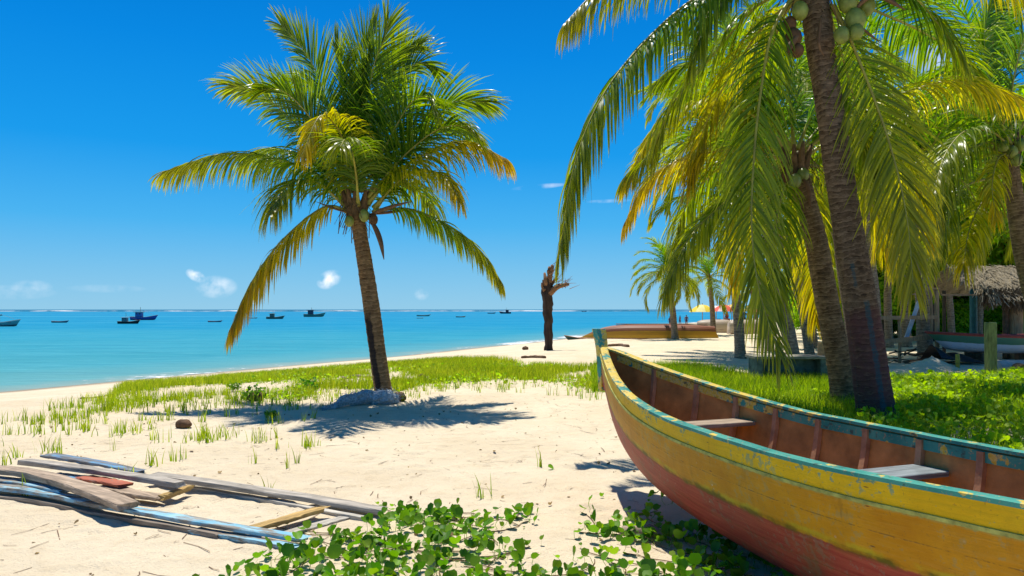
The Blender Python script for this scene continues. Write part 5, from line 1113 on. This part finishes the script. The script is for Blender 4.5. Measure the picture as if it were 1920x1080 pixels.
yy = Yb+.35; zc = zt; m = MB(); p = P(1545, 668, yy); V, Fs = tube([(p[0], yy, zc), (p[0], yy, zc+.10), (p[0], yy, zc+.20), (p[0], yy, zc+.29)], [.145, .14, .14, .135], 16); tag(obj('log_block', fixn(new_mesh('log_block', V, Fs)), m_simple('cut_log', (.50, .27, .11), .8, .3, 10), loc=(p[0], yy, zc)), 'orange-brown cut log standing on the right end of the stone bench', 'log')

# ------------------------------------------------------------------ posts, poles, hut
def post(px, ytop, ybase, wpx, mat, label, name='post', cat='post', square=False, lean=0., Y=None):
    if Y is None: g = G(px, ybase)
    else: x = (px-960)/F*Y; g = np.array([x, Y, GZ(x, Y)])
    top = P(px+lean, ytop, g[1]); r = wpx/2/F*g[1]; m = MB()
    if square: m.beam(g-[0, 0, .1], top, 2*r, 1.6*r, .15)
    else: pp, _ = smooth_path([g-[0, 0, .1], (g+top)/2+[.01, 0, 0], top], 8); m.tube(pp, r*np.array([1.05, 1, 1.02, .97, 1, .98, .96, .9]), 9)
    o = m.build(name, mat, None, True and not square, g); return tag(o, label, cat)
M['postgreen'] = m_simple('mossy_post', (.14, .19, .06), .85, .4, 6, .2, .5, (3, 3, .8)); M['postwood'] = m_simple('pole_wood', (.34, .22, .12), .8, .3, 8, .2, .4, (3, 3, .5))
post(1858, 604, 704, 17, M['postgreen'], 'thick mossy green post in front of the green and white boat', square=True, lean=-1)
post(1795, 664, 693, 8, m_simple('yellow_post', (.45, .33, .05), .7, .3, 8), 'short yellow stake between the sand pile and the green post')
g = G(1762, 694); V = []; rg = np.random.default_rng(4); nr_, na = 10, 28
for i in range(nr_+1):
    r = i/nr_
    for j in range(na): a = j/na*6.283; V.append((g[0]+math.cos(a)*r*.95*(1+.1*math.sin(3*a)), g[1]+.4+math.sin(a)*r*.8, g[2]-.02+.36*(1-r)**1.2*(1+.1*math.sin(a*2+r*3))+rg.normal(0, .008)))
Fs = [(i*na+j, i*na+(j+1) % na, (i+1)*na+(j+1) % na, (i+1)*na+j) for i in range(nr_) for j in range(na)]; tag(obj('sand_pile', fixn(new_mesh('sand_pile', V, Fs, True)), M['sand'], loc=g), 'small heap of grey sand beside the yellow stake', 'sand pile')
# pole frame
Yf = 24.; frm = empty('pole_frame', ((1710-960)/F*Yf, Yf, GZ(13, Yf)), 'open frame of weathered poles with two plank rails, left of the hut', 'frame')
def pole(parent, a, b, r, mat=None, name='pole'): m = MB(); pp, _ = smooth_path([a, (np.array(a)+np.array(b))/2+np.array([.015, .01, 0]), b], 7); m.tube(pp, r, 8); return m.build(name, mat or M['postwood'], parent, True)
for x, yt in ((1757, 540), (1687, 592), (1811, 630)): a = P(x, 0, Yf); a[2] = GZ(a[0], Yf)-.1; pole(frm, a, P(x-1, yt, Yf), .07 if x == 1757 else .05)
a = P(1745, 0, Yf+.6); a[2] = GZ(a[0], a[1]); pole(frm, P(1747, 632, Yf+.6), P(1744, 530, Yf+.6), .045)
MB().beam(P(1650, 596, Yf-.08), P(1756, 595, Yf-.08), .05, .12).build('rail', M['postwood'], frm); MB().beam(P(1652, 642, Yf-.1), P(1758, 630, Yf-.1), .05, .15).build('rail', M['postwood'], frm); MB().beam(P(1720, 542, Yf-.1), P(1762, 541, Yf-.1), .05, .05).build('rail', M['postwood'], frm); MB().beam(P(1757, 632, Yf-.12), P(1815, 628, Yf-.12), .05, .08).build('rail', M['postwood'], frm)
p0, p1 = P(1697, 640, Yf+.3), P(1723, 565, Yf+.3); m = MB(); m.beam(p0, p1, .12, .05); tag(m.build('plank', m_simple('pale_plank', (.38, .44, .50), .6), None, loc=p0), 'pale bluish plank leaning against the pole frame', 'plank')
# thatched hut
Yh = 25.5; hut = empty('beach_hut', ((1860-960)/F*Yh, Yh+1, GZ(17, Yh)), 'open beach hut with a shaggy grey palm-thatch roof at the right edge', 'hut')
ex0, ex1 = (1838-960)/F*Yh, (2060-960)/F*Yh; ze, zr = CAMZ+(HOR-549)/F*Yh, CAMZ+(HOR-506)/F*(Yh+2)+.12
M['thatch'] = m_simple('thatch', (.30, .25, .17), .95, .45, 14, .1, .8, (1, 4, 4)); M['thatch_dark'] = m_simple('thatch_dark', (.12, .085, .05), .95, .4, 14, .1, .8)
V = []; nu, nv = 40, 10
for i in range(nu):
    for j in range(nv):
        x = ex0+(ex1-ex0)*i/(nu-1); t = j/(nv-1); V.append((x+.1*rg.normal(), Yh-.3+2.3*t, ze+(zr-ze)*t**.8+rg.normal(0, .035)))
i = np.arange(nu-1)[:, None]*nv+np.arange(nv-1)[None]; Q = [tuple(q) for q in np.stack([i, i+nv, i+nv+1, i+1], -1).reshape(-1, 4)]; nb_ = len(V); V += [(v[0], 2*(Yh+2)-v[1], v[2]) for v in V]; Q += [tuple(k+nb_ for k in q) for q in Q[:]]
rf = obj('roof', new_mesh('roof', V, Q), M['thatch'], hut)
N_ = 2600; x = rg.uniform(ex0-.1, ex1, N_); t = rg.random(N_)**1.3; b = np.stack([x, Yh-.33+2.3*t, ze+(zr-ze)*t**.8+.04+rg.normal(0, .03, N_)], 1); d = np.stack([rg.normal(0, .5, N_), -np.ones(N_), np.full(N_, -.38)+rg.normal(0, .18, N_)], 1); K = 4; tt = np.linspace(0, 1, K); L_ = rg.uniform(.3, .8, N_)
cen = b[:, None]+d[:, None]*(tt[None]*L_[:, None]*.8)[..., None]; cen[:, :, 2] -= (tt**2)[None]*L_[:, None]*.25; wv_ = np.stack([np.ones(N_), rg.normal(0, .3, N_), rg.normal(0, .3, N_)], 1); V, Q = strips(cen, wv_[:, None]*.014*np.ones((1, K, 1))); obj('straw', new_mesh('straw', V, Q), M['thatch'], rf)
N_ = 1500; x = rg.uniform((1832-960)/F*Yh, ex1, N_); b = np.stack([x, Yh-.45+rg.normal(0, .12, N_), np.full(N_, ze+.05)+rg.normal(0, .06, N_)], 1); L_ = rg.uniform(.15, .75, N_)*(.5+.5*np.abs(np.sin(x*2.3))); d = np.stack([rg.normal(0, .25, N_), rg.normal(0, .1, N_), -np.ones(N_)], 1); cen = b[:, None]+d[:, None]*(tt[None]*L_[:, None])[..., None]
V, Q = strips(cen, np.stack([np.ones(N_), 0*x, 0*x], 1)[:, None]*.013*np.ones((1, K, 1))); obj('hanging_fringe', new_mesh('hanging_fringe', V, Q), M['thatch_dark'], hut)
for x, w_, mt in ((1903, 26, M['postwood']), (1885, 10, M['bark']), (2045, 20, M['postwood'])): a = P(x, 0, Yh); a[2] = GZ(a[0], Yh)-.1; pole(hut, a, [a[0], Yh, ze+.05], w_/2/F*Yh, mt, 'hut_post')
a = P(1825, 0, Yh+2.5); a[2] = GZ(a[0], a[1])-.1; pole(hut, a, [a[0], a[1], ze+.2], .13, m_simple('teal_paint', (.02, .13, .16), .6), 'hut_post')
a = P(1770, 0, Yh+1); a[2] = GZ(a[0], a[1])-.1; pole(hut, a, [a[0], a[1], ze+.1], .06, M['bark'], 'hut_post')
MB().box((*P(1925, 0, Yh+.6)[:2], .95), (.75, .06, .85)).build('side_panel', m_simple('green_panel', (.08, .30, .06), .6), hut); MB().beam(P(1765, 553, Yh-.1), P(2060, 553, Yh-.1), .06, .06).build('eave_beam', M['postwood'], hut)
# black sheet, log and dark drum near the boat
g = G(1790, 690); V = []; nx_, ny_ = 16, 10
for i in range(nx_):
    for j in range(ny_):
        u_, v_ = i/(nx_-1), j/(ny_-1); x = (1745+u_*82-960)/F*23.2; V.append((x, 22.6+v_*1.2, GZ(x, 23)+.02+.62*math.sin(math.pi*(.12+.78*v_))*(1-.75*u_)*(.75+.2*math.sin(u_*9+v_*4))+rg.normal(0, .012)))
i = np.arange(nx_-1)[:, None]*ny_+np.arange(ny_-1)[None]; Q = np.stack([i, i+ny_, i+ny_+1, i+1], -1).reshape(-1, 4); tag(obj('tarpaulin', new_mesh('tarpaulin', V, Q, True), m_simple('black_sheet', (.012, .013, .016), .45, .3, 5, .4), loc=V[0]), 'crumpled black sheet under the bow of the green and white boat', 'tarpaulin')
def lying(px, py, L, r, mat, label, rz=0, name='log', cat='log', Y=None):
    g = G(px, py) if Y is None else np.array([(px-960)/F*Y, Y, GZ((px-960)/F*Y, Y)]); d = np.array([math.cos(rz), math.sin(rz), 0])*L/2; c = g+[0, 0, r*.85]; V, Fs = tube(smooth_path([c-d, c, c+d], 8)[0], r, 14); tag(obj(name, fixn(new_mesh(name, V, Fs)), mat, loc=g), label, cat)
lying(1893, 697, .9, .17, m_simple('white_log', (.45, .40, .36), .8), 'pale log lying right of the mossy green post', .25); lying(1915, 702, .7, .15, M['bark'], 'dark log end at the right edge beside the pale log', 1.2)
# clutter of dark branches round the frame's foot
m = MB(); rg = np.random.default_rng(77)
for k in range(38):
    x = rg.uniform(1655, 1760); y = rg.uniform(23.5, 26); X = (x-960)/F*y; a = rg.normal(0, .5); L_ = rg.uniform(.3, 1.); z = GZ(X, y)+rg.uniform(.02, .35); p = np.array([X, y, z]); d = np.array([math.cos(a), math.sin(a)*.5, rg.normal(0, .2)])*L_; m.tube(smooth_path([p, p+d*.5+rg.normal(0, .05, 3), p+d], 5)[0], np.linspace(.03, .012, 5), 5)
tag(m.build('brushwood', M['bark'], None, True, (13, 24.5, 0)), 'tangled heap of dark sticks under the pole frame', 'brushwood', kind='stuff')

# ------------------------------------------------------------------ far beach: parasols, people, chairs
def parasol(px, py, wpx, Y, cols, label):
    x = (px-960)/F*Y; z0 = GZ(x, Y); zt = CAMZ+(HOR-py)/F*Y; R_ = wpx/2/F*Y; root = empty('parasol', (x, Y, z0), label, 'parasol', 'parasols on the far beach')
    m = MB(); m.tube([(x, Y, z0-.1), (x, Y, zt+.1)], .03, 6); m.build('pole', M['postwood'], root)
    V = []; n = 16
    for k, (r, dz) in enumerate(((.02, .0), (.35, -.07), (.7, -.32), (1., -.62))):
        for j in range(n): a = j/n*6.283; V.append((x+math.cos(a)*r*R_, Y+math.sin(a)*r*R_, zt+dz*R_*.9))
    Fs = [(k*n+j, k*n+(j+1) % n, (k+1)*n+(j+1) % n, (k+1)*n+j) for k in range(3) for j in range(n)]
    me = new_mesh('canopy', V, Fs, True)
    for q, c_ in enumerate(cols): me.materials.append(m_simple('parasol_cloth', c_, .7, .1))
    for f in me.polygons: f.material_index = ((f.index % n)//2) % len(cols)
    o = obj('canopy', me, None, root)
parasol(1317, 571, 50, 62., [(.75, .55, .03), (.78, .68, .25)], 'yellow parasol left of the thin dark palm')
parasol(1357, 571, 46, 58., [(.75, .10, .06), (.78, .55, .50)], 'red and white parasol right of the thin dark palm')
parasol(1343, 573, 30, 66., [(.75, .72, .70)], 'small white parasol half behind the red and white one')
parasol(1372, 571, 34, 66., [(.75, .30, .05), (.78, .5, .1)], 'orange parasol behind the red and white one')
parasol(1404, 572, 44, 60., [(.65, .15, .10), (.20, .5, .35), (.7, .5, .1)], 'striped many-coloured parasol right of the pale palm trunk')
def person(x, y, H, shirt, shorts, skin, label, rz=0, stride=.12):
    z = GZ(x, y) if shore_d(np.array([x]), np.array([y]))[0] > 0 else SEA-.35; root = empty('person', (x, y, z), label, 'person', 'people on the far beach', rz)
    J = {'pelvis': (0, 0, .53), 'waist': (0, 0, .62), 'chest': (0, .01, .76), 'neck': (0, 0, .845), 'head': (0, .01, .90), 'top': (0, .012, .965)}
    jn = list(J.values()); rad = [(.085, .065), (.075, .06), (.10, .07), (.032, .035), (.05, .06), (.04, .045)]; ed = [(0, 1), (1, 2), (2, 3), (3, 4), (4, 5)]
    for sx in (-1, 1):
        b = len(jn); jn += [(sx*.055, 0, .50), (sx*.06, sx*stride*.5, .28), (sx*.065, sx*stride*.6-.02, .035), (sx*.07, sx*stride*.6+.05, .015)]; rad += [(.055, .055), (.038, .038), (.024, .024), (.022, .018)]; ed += [(0, b), (b, b+1), (b+1, b+2), (b+2, b+3)]
        b = len(jn); jn += [(sx*.115, 0, .81), (sx*.145, -sx*stride*.3, .66), (sx*.15, -sx*stride*.3+.05, .53), (sx*.15, -sx*stride*.3+.06, .48)]; rad += [(.038, .038), (.027, .027), (.018, .018), (.02, .012)]; ed += [(2, b), (b, b+1), (b+1, b+2), (b+2, b+3)]
    me = bpy.data.meshes.new('body'); me.from_pydata([tuple(c*H for c in j) for j in jn], ed, []); o = bpy.data.objects.new('body', me); C.objects.link(o); o.parent = root; me.materials.append(skin)
    sk = o.modifiers.new('skin', 'SKIN'); o.modifiers.new('sub', 'SUBSURF').levels = 1
    for i, v in enumerate(me.skin_vertices[0].data): v.radius = (rad[i][0]*H, rad[i][1]*H); v.use_root = (i == 0)
    for nm, secs, mt in (('shirt', ((.60, .085, .068), (.70, .095, .075), (.80, .115, .075), (.84, .06, .05)), shirt), ('shorts', ((.40, .11, .075), (.50, .11, .08), (.60, .085, .068)), shorts), ):
        if mt is None: continue
        V = [(math.cos(a)*rx*H, math.sin(a)*ry*H, z_*H) for z_, rx, ry in secs for a in np.linspace(0, 6.283, 12, endpoint=False)]
        Fs = [(k*12+j, k*12+(j+1) % 12, (k+1)*12+(j+1) % 12, (k+1)*12+j) for k in range(len(secs)-1) for j in range(12)]; obj(nm, new_mesh(nm, V, Fs, True), mt, root, world=False)
    obj('hair', blob_mesh('hair', (0, -.006*H, .945*H), .058*H, 1, 2, .04, (1, 1.1, .85)), m_simple('dark_hair', (.02, .012, .01)), root, world=False)
SK = m_simple('skin', (.25, .12, .07), .6, .1)
def cloth(c_): return m_simple('cloth', c_, .8, .1)
for (px, Y, c1, c2, lb, rz) in [(1256, 118., (.02,.02,.03), (.03,.03,.05), 'person in dark clothes standing by the water, leftmost of the three behind the small palm', .4), (1275, 122., (.10,.08,.10), (.03,.04,.10), 'person in grey shirt by the water, close to the small palm trunk', 2.), (1287, 110., (.05,.05,.10), (.10,.03,.03), 'person in dark blue shirt and red shorts by the water, right of the small palm', 3.),
    (1363, 66., (.25,.04,.05), (.03,.03,.10), 'person in red shirt standing under the red and white parasol', 1.), (1395, 68., (.03,.10,.22), (.03,.03,.05), 'person in blue shirt under the striped parasol', 0.), (1405, 66., (.30,.06,.12), (.05,.05,.15), 'person in pink shirt beside the one in blue', 2.)]:
    x = (px-960)/F*Y; person(x, Y, 1.7, cloth(c1), cloth(c2), SK, lb, rz)
# tan boat hulls drawn up under the far palms
for i, (px, Y, L, lb) in enumerate([(1345, 55., 2.9, 'pale tan boat hull turned over on the sand behind the upturned boat stern'), (1408, 52., 3.2, 'pale tan boat hull turned over just right of the pale palm trunk')]):
    x = (px-960)/F*Y; r = empty('upturned_boat', (x, Y, GZ(x, Y)), lb, 'boat', 'beached wooden boats', rz=R(10*i-5)); V, Q, av = loft(L, 1.3, .95, bow_rise=0, stern_rise=0, rocker=.5, transom=.5); V[:, 2] = .98-V[:, 2]; obj('hull', fixn(new_mesh('hull', V, Q, True, {'v': av})), M['tan'], r, world=False)
    m = MB(); [m.tube(V[np.arange(22)*17+j], .03, 5) for j in (0, 16)]; obj('gunwale', m.mesh('gunwale'), M['rib'], r, world=False)
# plastic chair with blue seat
def chair(px, py, label, col, rz):
    Yc = 62.; g = np.array([(px-960)/F*Yc, Yc, GZ((px-960)/F*Yc, Yc)]); r = empty('beach_chair', g, label, 'chair', 'beach chairs', rz); mm = m_simple('plastic', (.72, .72, .72), .4, .05)
    for sx in (-.22, .22):
        for sy in (-.2, .2): m = MB(); m.beam((sx, sy, 0), (sx*.9, sy*.9, .43), .035, .035); obj('leg', m.mesh('leg'), mm, r, world=False)
    m = MB(); m.box((0, 0, .45), (.5, .48, .04)); obj('seat', m.mesh('seat'), col, r, world=False); m = MB(); m.box((0, .26, .72), (.5, .04, .5), rx=-.2); obj('backrest', m.mesh('backrest'), col, r, world=False)
chair(1352, 636, 'blue and white plastic chair on the sand right of the upturned boat', m_simple('blue_plastic', (.04, .07, .35), .4, .1), .5); chair(1368, 634, 'reddish-brown chair between the blue chair and the pale palm trunk', m_simple('brown_plastic', (.22, .07, .04), .5, .2), 2.2)
g = G(1325, 632); m = MB(); m.box((0, 0, .72), (.9, .7, .04)); tb = empty('beach_table', (g[0]-.2, 56., GZ(g[0], 56)), 'teal-topped table at the stern end of the upturned boat', 'table'); obj('tabletop', m.mesh('tabletop'), m_simple('teal_top', (.03, .30, .32), .5, .1), tb, world=False)
for sx in (-.38, .38):
    for sy in (-.28, .28): m = MB(); m.beam((sx, sy, 0), (sx, sy, .70), .05, .05); obj('leg', m.mesh('leg'), M['postwood'], tb, world=False)
